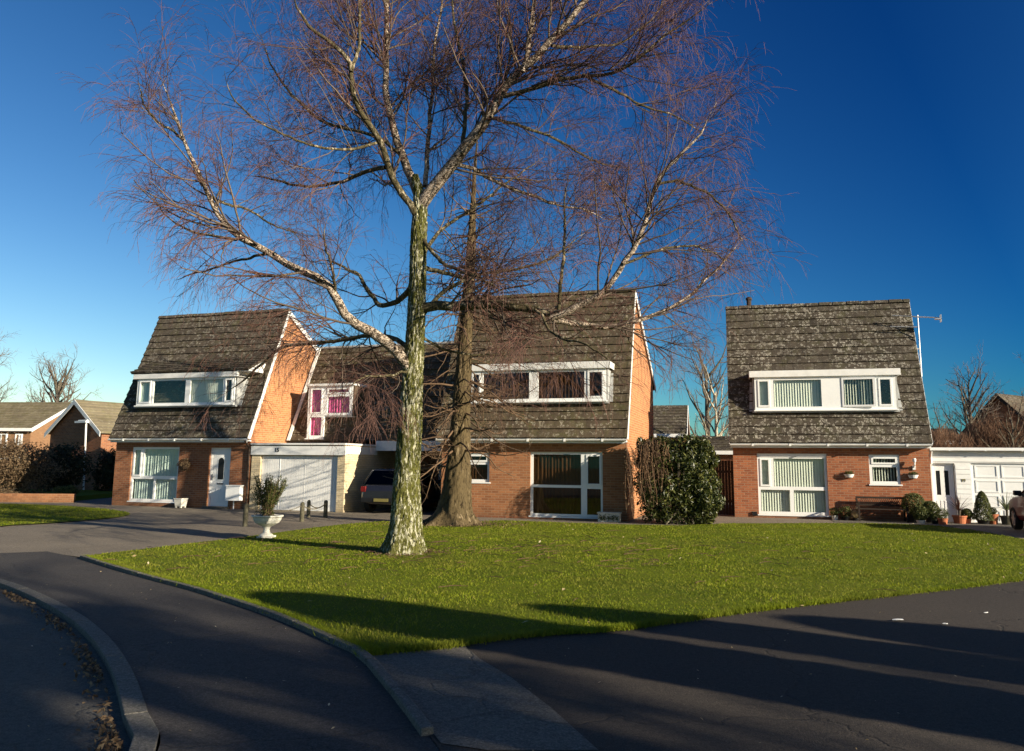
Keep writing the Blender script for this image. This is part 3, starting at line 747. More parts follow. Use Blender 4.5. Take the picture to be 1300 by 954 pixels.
# pale patched concrete by the lawn corner and the dark side path to the right
lawn_front_px = [(462, 833), (500, 829), (560, 824), (620, 815), (700, 807), (760, 803), (800, 799), (850, 792), (890, 786), (950, 778), (1000, 772), (1100, 761), (1200, 750), (1300, 738), (1500, 716)]
fl = smooth_line([G(*p) for p in lawn_front_px], 5)
side = [tuple(p) for p in fl] + [(40, 16), (40, -20), (.3, -20), (.3, 3.2)] + [G(560, 954), G(520, 900), G(490, 864)]
sheet('side_road', side, -.0035 + .004, side_mat)
cp = [G(466, 834), G(500, 830), G(560, 825), G(590, 821), G(610, 838), G(650, 862), G(700, 900), G(760, 954), G(620, 954), G(560, 945), G(520, 895), G(494, 862)]
sheet('concrete_crossing', cp, .006, conc_mat)
eg = M(); strip(eg, offset(el[:-2], -.05), offset(el[:-2], .03), -.2, .045, .92); ego = bevel(eg.build('lawn_edging', kerb_mat), .01); ego['kind'] = 'structure'

# lawns
back_px = [(1500, 700), (1300, 686), (1230, 674), (1180, 668), (1130, 666), (1040, 665), (930, 665), (860, 668), (800, 667), (700, 664), (640, 662), (560, 664), (520, 662), (480, 664), (440, 667), (400, 671), (360, 676), (320, 681), (280, 686), (240, 691), (180, 699), (130, 705)]
lawn_poly = [tuple(p) for p in offset(el[:49], .03)] + [tuple(p) for p in fl[1:]] + [G(*p) for p in back_px]
def lawn(name, poly, mat, zb=.02, hump=.05):
    """a gently uneven turf sheet: gridded, clipped to the polygon"""
    import bmesh
    bm = bmesh.new(); vs = [bm.verts.new((p[0], p[1], 0)) for p in poly]; bm.faces.new(vs)
    bmesh.ops.triangulate(bm, faces=bm.faces[:])
    xs = [p[0] for p in poly]; ys = [p[1] for p in poly]
    for a in np.arange(min(xs), max(xs), .9):
        bmesh.ops.bisect_plane(bm, geom=bm.verts[:] + bm.edges[:] + bm.faces[:], plane_co=(a, 0, 0), plane_no=(1, 0, 0))
    for a in np.arange(min(ys), max(ys), .9):
        bmesh.ops.bisect_plane(bm, geom=bm.verts[:] + bm.edges[:] + bm.faces[:], plane_co=(0, a, 0), plane_no=(0, 1, 0))
    for v in bm.verts:
        x, y = v.co.x, v.co.y
        v.co.z = zb + hump*.5*(sin(x*.8 + y*.5)*.4 + sin(x*.33 - y*.7)*.6 + sin(x*1.9)*.15*sin(y*1.7))*.5
    me = bpy.data.meshes.new(name); bm.to_mesh(me); bm.free(); me.materials.append(mat)
    me.polygons.foreach_set('use_smooth', np.ones(len(me.polygons), bool))
    o = bpy.data.objects.new(name, me); COL.objects.link(o); o['kind'] = 'structure'; return o
def lz(x, y, zb=.02, hump=.05): return zb + hump*.5*(np.sin(x*.8 + y*.5)*.4 + np.sin(x*.33 - y*.7)*.6 + np.sin(x*1.9)*.15*np.sin(y*1.7))*.5
lawn('lawn', lawn_poly, lawn_mat)
left_px = [(-260, 700), (-120, 688), (0, 669), (60, 665), (110, 661), (150, 657), (165, 653), (150, 649), (100, 644), (40, 641), (0, 640), (-120, 640), (-260, 645)]
left_poly = [tuple(p) for p in smooth_line([G(*p) for p in left_px], 4)]
lawn('far_lawn', left_poly, lawn_mat, .012, .02)
bedp = [G(-150, 629), G(0, 629), G(92, 630), (-17.2, 33.6), (-18.0, 36), (-30, 36)]
sheet('garden_bed', [(-30, 33.0), (-20, 32.4), (-17.5, 33.0), (-18.0, 40), (-30, 42)], .18, lawn_mat, .3)

def inside(px, py, poly):
    poly = np.asarray(poly); n = len(poly); c = np.zeros(len(px), bool); j = n-1
    for i in range(n):
        xi, yi = poly[i]; xj, yj = poly[j]
        k = ((yi > py) != (yj > py)) & (px < (xj - xi)*(py - yi)/(yj - yi + 1e-12) + xi)
        c ^= k; j = i
    return c
def scatter(poly, n, xr, yr, power=1.0):
    x = rng.uniform(*xr, n); y = yr[0] + (yr[1]-yr[0])*rng.random(n)**power
    k = inside(x, y, poly); return x[k], y[k]
# grass blades
gx_, gy_ = scatter(lawn_poly, 420000, (-8, 16), (6.5, 27), 1.9)
L2x, L2y = scatter(left_poly, 30000, (-20, -9), (20, 33))
gx_ = np.concatenate([gx_, L2x]); gy_ = np.concatenate([gy_, L2y])
n = len(gx_); dist = np.hypot(gx_, gy_)
hgt = (.014 + .018*rng.random(n))*(1 + .35*np.sin(gx_*2.1 + gy_)*np.sin(gy_*1.3 - gx_))
wd = .0025 + .00035*dist; ang = rng.random(n)*2*pi; lean = rng.normal(size=(n, 2))*.016
z0 = lz(gx_, gy_) - .004
V = np.stack([np.stack([gx_ - wd*np.cos(ang), gy_ - wd*np.sin(ang), z0], 1), np.stack([gx_ + wd*np.cos(ang), gy_ + wd*np.sin(ang), z0], 1),
              np.stack([gx_ + lean[:, 0], gy_ + lean[:, 1], z0 + hgt], 1)], 1).reshape(-1, 3)
m = M(); m.add(V, np.arange(3*n).reshape(-1, 3), rng.random(n))
tag(m.build('grass', blades), 'short green winter grass covering the lawns', 'grass', kind='stuff')
# ragged longer grass along the edging
E_ = np.asarray(offset(el[:49], .05)); idx = rng.integers(0, len(E_)-1, 9000); tt = rng.random(9000)[:, None]
pp = E_[idx]*(1-tt) + E_[idx+1]*tt + rng.normal(size=(9000, 2))*.035
F_ = np.asarray(fl); L = len(F_)-1; idx = rng.integers(0, L, 9000); tt = rng.random(9000)[:, None]
p2 = F_[idx]*(1-tt) + F_[idx+1]*tt + rng.normal(size=(9000, 2))*.04
pp = np.concatenate([pp, p2]); n = len(pp); ang = rng.random(n)*2*pi; wd = .004; hgt = .03 + .04*rng.random(n); ln = rng.normal(size=(n, 2))*.03
V = np.stack([np.c_[pp[:, 0]-wd*np.cos(ang), pp[:, 1]-wd*np.sin(ang), np.full(n, .01)], np.c_[pp[:, 0]+wd*np.cos(ang), pp[:, 1]+wd*np.sin(ang), np.full(n, .01)], np.c_[pp[:, 0]+ln[:, 0], pp[:, 1]+ln[:, 1], .01+hgt]], 1).reshape(-1, 3)
m = M(); m.add(V, np.arange(3*n).reshape(-1, 3), rng.random(n)*.8)
tag(m.build('edge_grass', blades), 'longer ragged grass growing over the lawn edging', 'grass', kind='stuff')
# fallen leaves and twigs
lx_, ly_ = scatter(lawn_poly, 130, (-7, 12), (7, 24), 1.4)
m = M(); m.leaves(np.c_[lx_, ly_, lz(lx_, ly_) + .035], .028, .5, np.array([0, 0, 1.]), .5)
tag(m.build('fallen_leaves', leaf_dead), 'small pale dead leaves scattered over the lawn', 'leaves', kind='stuff')
nl = 220; px_ = rng.uniform(-6, 8, nl); py_ = rng.uniform(4, 13, nl)
m = M(); m.leaves(np.c_[px_, py_, np.full(nl, .012)], .012, .5, np.array([0, 0, 1.]), .3)
tag(m.build('path_litter', leaf_dead), 'specks of leaf litter on the dark tarmac', 'litter', kind='stuff')
KG = np.asarray(offset(kl, -.06)); idx = rng.integers(0, len(KG)-1, 2600); tt = rng.random(2600)[:, None]
pp = KG[idx]*(1-tt) + KG[idx+1]*tt - np.abs(rng.normal(size=(2600, 1)))*.07*np.array([[.8, .6]])
k = (pp[:, 1] > 1) & (np.sin(pp[:, 0]*5) + .8*rng.normal(size=2600) > -.4); pp = pp[k]
m = M(); m.leaves(np.c_[pp, np.full(len(pp), -.04) + .015*rng.random(len(pp))], .022, .5, np.array([0, 0, 1.]), .7)
tag(m.build('gutter_leaves', leaf_brown), 'dark brown leaf litter gathered in the gutter beside the kerb', 'litter', kind='stuff')
# flattened scraps on the side road
for (u, v, s_, lab) in ((1140, 789, .11, 'longest white paper scrap lying on the dark tarmac in the shadow'), (1200, 794, .05, 'thin grey paper scrap beside the longer white one on tarmac'), (1252, 780, .05, 'small white scrap on the sunlit tarmac at right'), (1017, 771, .055, 'curled pale leaf at the lawn edge by the tarmac')):
    x, y = G(u, v); m = M(); s_ *= .36
    k = 9; P = [(x + s_*(1.2+.6*random.random())*cos(a), y + s_*.45*(1+.8*random.random())*sin(a), .018 + .010*random.random()) for a in np.linspace(0, 2*pi, k, endpoint=False)]
    P2 = [(p[0], p[1], p[2] - .006) for p in P]
    m.add(P + P2, [tuple(range(k)), tuple(range(k, 2*k))[::-1]] + [(i, k+i, k+(i+1) % k, (i+1) % k) for i in range(k)])
    tag(m.build('paper_scrap' if 'leaf' not in lab else 'leaf', white_old if 'leaf' not in lab else leaf_dead), lab, 'litter' if 'leaf' not in lab else 'leaf')

# ------------------------------------------------------------------ trees
def resample(P, R, K):
    P = smooth_line3(np.asarray(P, float)); L = np.concatenate([[0], np.cumsum(np.linalg.norm(np.diff(P, axis=0), axis=1))]); q = np.linspace(0, L[-1], K)
    out = np.stack([np.interp(q, L, P[:, i]) for i in range(3)], 1)
    r = np.interp(np.linspace(0, 1, K), np.linspace(0, 1, len(R)), R); return out, r, L[-1]
def smooth_line3(P, k=5):
    P = np.vstack([2*P[0]-P[1], P, 2*P[-1]-P[-2]]); out = []
    for i in range(1, len(P)-2):
        for t in np.linspace(0, 1, k, endpoint=False):
            a, b, c, d = P[i-1], P[i], P[i+1], P[i+2]
            out.append(.5*((2*b) + (-a+c)*t + (2*a-5*b+4*c-d)*t*t + (-a+3*b-3*c+d)*t**3))
    out.append(P[-2]); return np.array(out)
def spawn(P, R, dens, tr=(.15, 1.0), ang=45, angsd=12, length=(.5, .3), K=6, wander=.15, trop=(0, 0, 0), tropgrow=0.0, rr=.5, rmin=.003, rtip=.35, outward=None):
    """children of the branches P (N,K0,3), R (N,K0): dens per metre"""
    N, K0, _ = P.shape
    seg = np.linalg.norm(np.diff(P, axis=1), axis=2); Ls = seg.sum(1)
    cnt = rng.poisson(np.maximum(dens*Ls*(tr[1]-tr[0]), .2)); par = np.repeat(np.arange(N), cnt); n = len(par)
    if n == 0: return np.zeros((0, K, 3)), np.zeros((0, K))
    t = tr[0] + (tr[1]-tr[0])*rng.random(n); f = t*(K0-1); i = np.minimum(f.astype(int), K0-2); w = (f - i)[:, None]
    o = P[par, i]*(1-w) + P[par, i+1]*w; r0 = R[par, i]*(1-w[:, 0]) + R[par, i+1]*w[:, 0]
    T = P[par, i+1] - P[par, i]; T /= np.linalg.norm(T, axis=1, keepdims=True) + 1e-9
    Q = np.cross(T, rng.normal(size=(n, 3))); Q /= np.linalg.norm(Q, axis=1, keepdims=True) + 1e-9
    if outward is not None:
        od = o - outward; od /= np.linalg.norm(od, axis=1, keepdims=True) + 1e-9; Q = Q + od*.7; Q -= (Q*T).sum(1, keepdims=True)*T; Q /= np.linalg.norm(Q, axis=1, keepdims=True) + 1e-9
    a = np.radians(ang + angsd*rng.normal(size=n))[:, None]
    D = np.cos(a)*T + np.sin(a)*Q
    ln = (length[0]*(.5 + rng.random(n)) + length[1]*Ls[par]*(1-t))
    st = ln/(K-1); out = [o]; p = o; tp = np.array(trop)
    for k in range(K-1):
        D = D + rng.normal(size=(n, 3))*wander + tp*(1 + tropgrow*k); D /= np.linalg.norm(D, axis=1, keepdims=True)
        p = p + D*st[:, None]; out.append(p)
    rb = np.maximum(r0*rr, rmin); rad = rb[:, None]*np.linspace(1, rtip, K)[None]
    return np.stack(out, 1), np.maximum(rad, rmin*.7)

# ---- the big birch
BD = 14.95
bx, by = G(512, 706)
def limb(pts, dy, r, name=None):
    """pixel course of a limb, with its own depth run dy(start), dy(end)"""
    k = len(pts); D = BD + np.linspace(dy[0], dy[1], k)
    return np.array([W(u, v, d) for (u, v), d in zip(pts, D)]), r
BT = empty('birch_tree', (bx, by, 0), 0, 'big bare silver birch with mossy white trunk standing on the lawn', 'tree')
tp = [(512, 716), (512, 706), (513, 690), (515, 660), (517, 600), (521, 540), (524, 480), (528, 420), (530, 360), (531, 310), (533, 270), (532, 245), (528, 230), (527, 222)]
tr_ = [.335, .290, .245, .218, .206, .192, .178, .166, .156, .149, .144, .140, .120, .05]
TP = np.array([W(u, v, BD) for u, v in tp]); TP[:, 0] -= 0; 
P_, r_, _ = resample(TP, tr_, 320)
# lumpy trunk
def trunk_mesh(P, r, sides=36, lump=.05, flare=0.0, seed=1, roots=5, rough=0.0):
    m = M(); K = len(P); T = np.gradient(P, axis=0); T /= np.linalg.norm(T, axis=1, keepdims=True)
    V = []
    g = np.random.default_rng(seed); ph = g.random(6)*6.28
    for k in range(K):
        A = np.array([1., 0, 0]) - T[k]*T[k][0]; A /= np.linalg.norm(A); B = np.cross(T[k], A); z = P[k][2]
        for j in range(sides):
            a = 2*pi*j/sides
            q = 1 + lump*(.5*sin(3*a + ph[0] + z*1.1) + .35*sin(5*a + ph[1] - z*2.3) + .3*sin(9*a + ph[2] + z*4.1) + .25*sin(14*a + 9*sin(z*3)))
            if flare: q += flare*max(0, 1 - max(z, 0)/.55)**2*(.35 + .65*max(0, cos(roots*a + ph[3])))
            if rough:
                pv = Vector((cos(a)*r[k]*26, sin(a)*r[k]*26, z*6.5 + seed))
                nv = mnoise.noise(pv) + .5*mnoise.noise(pv*2.3)
                q += (rough/max(r[k], .08))*(1 - 2.2*abs(nv))
            V.append(P[k] + (A*cos(a) + B*sin(a))*r[k]*q)
    Fq = []
    i = np.arange(K-1)[:, None]; k_ = np.arange(sides)[None]; k2 = (k_+1) % sides
    q = np.stack([i*sides+k_, i*sides+k2, (i+1)*sides+k2, (i+1)*sides+k_], -1).reshape(-1, 4)
    m.add(np.array(V), q, np.full(len(q), .5)); m.add(np.array(V[-sides:]), [tuple(range(sides))], .5)
    return m
m = trunk_mesh(P_ - np.array([bx, by, 0]), r_, 96, .05, .50, 3, rough=.020)
m.build('trunk', bark_trunk, BT, smooth=True)
LIMBS = [
 # name, px, depth run, radii, material
 ('A', [(532, 262), (527, 240), (516, 215), (504, 185), (495, 155), (488, 120), (489, 80), (491, 40), (492, 0), (494, -70), (492, -140)], (0, .9), [.095, .075, .06, .05, .035, .02], bark_limb),
 ('B', [(534, 262), (552, 235), (578, 205), (602, 176), (622, 150), (640, 118), (660, 95), (684, 72), (712, 42), (745, 2), (790, -50), (830, -110)], (0, -1.6), [.125, .11, .09, .07, .055, .04, .02], bark_limb),
 ('B2', [(664, 92), (671, 66), (676, 35), (680, 0), (684, -60)], (-1.0, -.7), [.05, .04, .02], bark_limb),
 ('B3', [(640, 122), (668, 112), (704, 100), (740, 94), (775, 90), (800, 78), (822, 62), (850, 38), (880, 20), (905, 0)], (-.8, -2.4), [.045, .035, .025, .012], bark_mossy),
 ('C', [(540, 236), (543, 200), (546, 150), (549, 100), (552, 60), (560, 15), (565, -40)], (0, 1.6), [.05, .04, .03, .02], bark_limb),
 ('D', [(584, 198), (588, 160), (591, 120), (586, 80), (580, 40), (577, 0), (580, -50)], (-.4, .8), [.045, .035, .025, .015], bark_mossy),
 ('E', [(533, 285), (524, 264), (508, 243), (492, 215), (482, 182), (466, 158), (451, 130), (446, 100), (444, 78), (424, 58), (400, 40), (382, 15), (366, -20)], (0, -1.4), [.07, .06, .05, .035, .02], bark_mossy),
 ('E2', [(446, 92), (452, 60), (456, 30), (455, 0), (462, -40)], (-.9, -.2), [.035, .025, .012], bark_mossy),
 ('F', [(491, 212), (478, 215), (455, 222), (430, 232), (400, 237), (370, 236), (340, 228), (310, 222)], (-.4, 1.8), [.045, .035, .025, .012], bark_mossy),
 ('Gg', [(526, 478), (515, 462), (497, 442), (476, 426), (448, 410), (432, 392), (424, 370), (402, 352), (372, 338), (350, 322), (322, 308), (296, 294), (276, 270), (263, 242), (250, 212), (235, 180), (216, 132), (200, 90)], (0, -1.8), [.11, .095, .075, .06, .045, .03, .015], bark_limb),
 ('G2', [(268, 252), (290, 262), (318, 272), (350, 285), (385, 300)], (-1.2, .6), [.03, .02, .012], bark_mossy),
 ('G3', [(235, 180), (215, 168), (198, 155), (184, 132), (176, 105)], (-1.3, -2.6), [.025, .018, .01], bark_mossy),
 ('G4', [(424, 372), (420, 345), (413, 318), (410, 290)], (-.6, -1.6), [.03, .02, .012], bark_mossy),
 ('G5', [(350, 322), (315, 324), (280, 334), (248, 344), (222, 356)], (-1, .8), [.03, .02, .01], bark_mossy),
 ('H', [(530, 345), (521, 362), (510, 376), (495, 387), (480, 386), (466, 372), (455, 350), (432, 338), (405, 330)], (0, 1.9), [.065, .05, .035, .015], bark_mossy),
 ('H2', [(527, 448), (516, 440), (500, 430), (470, 425), (435, 430), (405, 435), (375, 436), (352, 446), (335, 462), (312, 482), (285, 500)], (0, 2.2), [.05, .04, .03, .015], bark_mossy),
 ('I', [(535, 300), (548, 316), (565, 330), (588, 342), (610, 352), (640, 372)], (0, -1.0), [.04, .03, .015], bark_mossy),
 ('J', [(532, 340), (552, 341), (575, 347), (595, 358), (612, 371)], (0, 1.4), [.05, .04, .02], bark_mossy),
 ('K', [(530, 390), (560, 386), (600, 386), (640, 389), (672, 393), (692, 400), (706, 406)], (0, -.9), [.10, .085, .075, .065], bark_mossy),
 ('K1', [(700, 404), (720, 396), (745, 382), (770, 364), (790, 335), (808, 304), (822, 268), (834, 233), (852, 212), (872, 195), (895, 165), (910, 130)], (-.9, -2.3), [.055, .05, .045, .035, .025, .012], bark_limb),
 ('K2', [(702, 406), (735, 412), (770, 416), (808, 409), (843, 396), (874, 378), (900, 352), (922, 330), (945, 300)], (-.9, .8), [.055, .045, .035, .025, .012], bark_limb),
 ('K3', [(708, 404), (713, 372), (715, 330), (715, 290), (716, 252), (722, 222)], (-.9, -.9), [.035, .03, .02, .01], bark_mossy),
 ('K4', [(680, 394), (700, 420), (720, 432), (750, 440), (790, 470)], (-.8, -2.6), [.03, .02, .01], bark_mossy),
 ('L', [(575, 209), (598, 213), (622, 226), (650, 238), (678, 248), (705, 260), (740, 266), (775, 280)], (-.32, 1.5), [.04, .03, .012], bark_limb),
 ('M_', [(622, 150), (655, 158), (700, 175), (745, 200), (790, 215)], (-.7, 1.8), [.035, .025, .012], bark_mossy),
 ('N', [(507, 195), (480, 175), (445, 165), (405, 150), (370, 120), (345, 85), (330, 40)], (.1, 2.0), [.035, .03, .012], bark_mossy),
 ('O', [(536, 330), (560, 290), (600, 262), (640, 230), (690, 200)], (0, 2.4), [.04, .03, .012], bark_mossy),
 ('P', [(526, 420), (560, 440), (600, 450), (640, 452), (670, 470)], (0, 1.8), [.03, .02, .012], bark_mossy),
 ('Q', [(522, 470), (500, 480), (470, 478), (440, 490)], (0, -1.4), [.025, .018, .01], bark_mossy),
 ('R1', [(834, 233), (862, 232), (895, 246), (925, 275), (945, 310)], (-1.9, -1.2), [.025, .02, .01], bark_mossy),
 ('R2', [(790, 335), (825, 320), (865, 312), (900, 318), (935, 340)], (-1.5, .2), [.025, .02, .01], bark_mossy),
 ('R3', [(740, 95), (780, 120), (820, 140), (860, 150), (895, 175)], (-1.4, -.2), [.03, .02, .01], bark_mossy),
 ('R4', [(700, 58), (740, 60), (790, 52), (830, 20), (850, -20)], (-1.2, .8), [.03, .02, .01], bark_mossy),
 ('R5', [(480, 180), (440, 190), (390, 185), (340, 165), (300, 130), (285, 90)], (-.5, -2.2), [.03, .02, .01], bark_mossy),
 ('R6', [(310, 305), (280, 302), (245, 295), (215, 278), (196, 250)], (-.9, .3), [.03, .02, .01], bark_mossy),
 ('S', [(530, 408), (560, 375), (605, 355), (650, 345), (700, 330), (750, 290)], (0, 2.8), [.045, .03, .012], bark_mossy),
]
LP, LR = [], []
off = np.array([bx, by, 0])
for nm, px, dy, rad, mt in LIMBS:
    P0, r0 = limb(px, dy, rad); P, r, L = resample(P0, r0, 26)
    r = r*np.clip((1 - np.linspace(0, 1, len(r)))*6 + .22, 0, 1); n_ = len(P); wob = rng.normal(size=(n_, 3)).cumsum(0)*.012; wob -= np.linspace(0, 1, n_)[:, None]*wob[-1]; P = P + wob
    m = M(); m.tube(P - off, r, 10); m.build('limb', mt, BT, smooth=True)
    P2, r2, L2 = resample(P0, r0, 14); LP.append(P2); LR.append(np.minimum(r2, .06))
LP = np.array(LP); LR = np.array(LR); C0 = np.array([bx, by, 4.0])
B2, R2 = spawn(LP, LR, 5.3, (.12, 1.0), 42, 13, (.85, .25), 9, .12, (0, 0, .04), 0, .40, .0055, .35, C0)
def envelope(P, R):
    g = rng.normal(size=len(P))*.28; x = P[:, -1, 0]
    k = (x > -6.75 + g) & (x < 4.75 + g); return P[k], R[k]
B2, R2 = envelope(B2, R2)
B3, R3 = spawn(B2, R2, 5.6, (.12, 1.0), 38, 12, (.55, .24), 7, .14, (0, 0, -.03), .45, .5, .0040, .5, C0)
B3, R3 = envelope(B3, R3)
B4, R4 = spawn(B3, R3, 9.6, (.1, 1.0), 32, 14, (.36, .18), 6, .13, (0, 0, -.10), .45, .6, .0023, .6)
B4, R4 = envelope(B4, R4)
B5, R5 = spawn(B4, R4, 2.4, (.2, 1.0), 28, 12, (.26, .12), 4, .12, (0, 0, -.2), .4, .7, .0023, .7)
print('birch', len(B2), len(B3), len(B4), len(B5))
m = M(); m.tubes(B2 - off, R2, 5); m.build('branches', branch_birch, BT, smooth=True)
m = M(); m.tubes(B3 - off, R3, 4); m.tubes(B4 - off, R4, 3); m.tubes(B5 - off, R5, 3)
m.build('crown', twig_birch, BT)

# ---- the second tree: bare larch in front of the middle house
tx, ty = G(578, 667)
LT = empty('larch_tree', (tx, ty, 0), 0, 'bare larch with fluted brown trunk and curling low branches before the middle house', 'tree')
LD_ = ty
px = [(576, 672), (577, 664), (578, 650), (580, 620), (583, 560), (588, 480), (593, 400), (597, 330), (600, 270), (602, 228), (604, 200), (606, 175)]
P0 = np.array([W(u, v, LD_) for u, v in px]); P, r, L = resample(P0, [.52, .38, .285, .235, .205, .178, .148, .128, .10, .065, .04, .015], 70)
off2 = np.array([tx, ty, 0])
P, r, L = resample(P0, [.52, .38, .285, .235, .205, .178, .148, .128, .10, .065, .04, .015], 200)
m = trunk_mesh(P - off2, r, 72, .085, .9, 5, 6, rough=.022); m.build('trunk', bark_larch, LT, smooth=True)
T2, TR2, _ = resample(P0[3:], [.12, .1, .05], 30)
# whorled branches: out, slightly down, tips up
def whorl(base, n, zr, lenf, droop, up, K=9):
    out = []; rr = []
    zs = rng.uniform(zr[0], zr[1], n)
    for z in zs:
        k = np.searchsorted(base[:, 2], z); k = min(max(k, 1), len(base)-1); o = base[k]
        a = rng.random()*2*pi; L = lenf(z)*(.6 + .6*rng.random()); st = L/(K-1)
        e = rng.normal()*.15 + droop(z); d = np.array([cos(a)*cos(e), sin(a)*cos(e), sin(e)]); p = o.copy(); q = [p.copy()]
        for s in range(K-1):
            d = d + rng.normal(size=3)*.13 + np.array([0, 0, -.09 if s < K*.45 else up]); d /= np.linalg.norm(d); p = p + d*st; q.append(p.copy())
        out.append(q); rr.append(np.linspace(.028*min(1, L/2.2) + .005, .006, K))
    return np.array(out), np.array(rr)
# a clean trunk low down on the right; more dead curly branches low on the left
W1, WR1 = whorl(P, 120, (1.4, 9.5), lambda z: 1.0 + 1.8*(1 - z/11), lambda z: -.15 + .05*z, .13)
X2, XR2 = spawn(W1, WR1, 4.2, (.2, 1.), 50, 14, (.35, .16), 6, .2, (0, 0, .03), 0, .5, .0045, .6)
X3, XR3 = spawn(X2, XR2, 5.5, (.2, 1.), 45, 14, (.20, .12), 5, .2, (0, 0, .0), 0, .6, .0035, .7)
m = M(); m.tubes(W1 - off2, WR1, 5); m.build('branches', twig_larch, LT, smooth=True)
m = M(); m.tubes(X2 - off2, XR2, 4); m.tubes(X3 - off2, XR3, 3); m.build('crown', twig_larch, LT)
print('larch', len(W1), len(X2), len(X3))
# needle and bark litter at its foot
nl = 1500; a = rng.random(nl)*2*pi; q = np.abs(rng.normal(size=nl))*.75 + .2
m = M(); m.leaves(np.c_[tx + q*np.cos(a)*1.5, ty + q*np.sin(a)*.8 - .1, .035 + .03*rng.random(nl)], .035, .3, np.array([0, 0, 1.]), .6)
tag(m.build('leaf_litter', leaf_brown), 'brown leaf litter heaped round the foot of the larch', 'litter', kind='stuff')

nl = 700; a = rng.random(nl)*2*pi; q = np.abs(rng.normal(size=nl))*.35 + .30
m = M(); m.leaves(np.c_[bx + q*np.cos(a), by + .28 + q*np.sin(a), .03 + .02*rng.random(nl)], .022, .35, np.array([0, 0, 1.]), .6)
tag(m.build('bark_litter', leaf_brown), 'thin brown bark and leaf litter ringing the birch trunk', 'litter', kind='stuff')
# thin fallen twigs on the lawn
n = 420; c0 = np.array([bx + 1.2, by + 1.0]) + rng.normal(size=(n, 2))*np.array([3.4, 1.9]); k = inside(c0[:, 0], c0[:, 1], lawn_poly); c0 = c0[k]; n = len(c0); a = rng.random(n)*pi; l = .05 + .16*rng.random(n)
P = np.zeros((n, 3, 3))
for j, t in enumerate((-1, 0, 1)): P[:, j, 0] = c0[:, 0] + t*l*np.cos(a); P[:, j, 1] = c0[:, 1] + t*l*np.sin(a) + .02*(t == 0); P[:, j, 2] = .045 + .012*(t == 0)
m = M(); m.tubes(P, np.tile([.004, .004, .002], (n, 1)), 4)
tag(m.build('fallen_twigs', twig_birch), 'thin dark fallen birch twigs lying on the lawn', 'twigs', kind='stuff')

# ---- generic bare tree
def bare_tree(name, label, loc, H, spread, tw, bk, trunk_r=.18, nl=12, dens=(2.2, 4.0, 6.0), lv=3, lean=0.0, group=None, fork=.3, cat='tree', up=.06, rm=.006):
    x, y, z = loc; root = empty(name, loc, 0, label, cat, group)
    P0 = np.array([(0, 0, -.2), (lean*.2, 0, H*.25), (lean*.5, .1, H*.5), (lean, 0, H*.78)]); P, r, _ = resample(P0, [trunk_r*1.25, trunk_r, trunk_r*.7, trunk_r*.25], 24)
    m = M(); m.tube(P, r, 12); m.build('trunk', bk, root, smooth=True)
    K = 10; ls = []; rs = []
    for k in range(nl):
        t = fork + (1 - fork)*(k + rng.random())/nl; i = int(t*23); o = P[i].copy(); a = k*2.4 + rng.random(); e = .45 + .6*t
        d = np.array([cos(a)*cos(e), sin(a)*cos(e), sin(e)]); L = spread*(1.15 - .6*t)*(.75 + .5*rng.random()); st = L/(K-1); p = o; q = [p.copy()]
        for s in range(K-1):
            d = d + rng.normal(size=3)*.12 + np.array([0, 0, up]); d /= np.linalg.norm(d); p = p + d*st; q.append(p.copy())
        ls.append(q); rs.append(np.linspace(trunk_r*.45, rm*1.5, K))
    A = np.array(ls); AR = np.array(rs); m = M(); m.tubes(A, AR, 6)
    Pp, Pr = A, AR; mm = M()
    for q in range(lv):
        Pp, Pr = spawn(Pp, Pr, dens[q], (.2, 1.), 38, 12, (H*.09*(.62**q), .25), 6, .14, (0, 0, up*(1 - .4*q)), 0, .5, rm*(.8**q), .6)
        mm.tubes(Pp, Pr, 4 if q == 0 else 3)
    m.build('branches', bk, root, smooth=True); mm.build('crown', tw, root)
    return root
bare_tree('bare_tree', 'rounded bare tree behind the left gable roof', (-32.5, 58, 0), 9.3, 4.2, twig_far, bark_grey, .24, 24, (2.2, 3.4, 4.2), 3, rm=.010)
bare_tree('bare_tree', 'bare tree at the left picture edge above the far tiled roof', (-38.0, 57, 0), 11.2, 4.2, twig_far, bark_grey, .24, 22, (2.2, 3.4, 4.0), 3, rm=.010)
bare_tree('bare_tree', 'small bare tree partly behind the left gable roof, right of the round one', (-29.2, 66, 0), 7.4, 3.0, twig_far, bark_grey, .18, 10, (1.5, 2.4, 3.0), 3, rm=.014)
bare_tree('bare_tree', 'taller bare tree in the gap between the middle and right houses', (11.6, 48, 0), 9.6, 4.0, twig_far, bark_grey, .18, 15, (1.8, 3.0, 3.8), 3, rm=.010)
bare_tree('bare_tree', 'pale bare tree low in the gap just left of the right house', (10.6, 42, 0), 7.0, 3.0, twig_far, bark_pale, .12, 13, (2.0, 3.2, 4.0), 3, rm=.008)
bare_tree('bare_tree', 'bare tree behind the white garage, left of the dark far gable', (26.6, 47, 0), 7.8, 3.2, twig_far, bark_grey, .15, 22, (2.6, 4.0, 4.6), 3, rm=.008)
bare_tree('bare_tree', 'bare tree at the right picture edge in front of the dark gable', (27.5, 41.5, 0), 8.2, 3.4, twig_far, bark_pale, .12, 20, (2.4, 3.6, 4.2), 3, lean=1.2, rm=.008)
bare_tree('bare_shrub', 'reddish brown bare shrub behind the right garage roof', (20.0, 38, 0), 4.3, 2.6, twig_brown, bark_grey, .08, 22, (3, 4.5, 6), 3, fork=.08, cat='shrub', rm=.007)
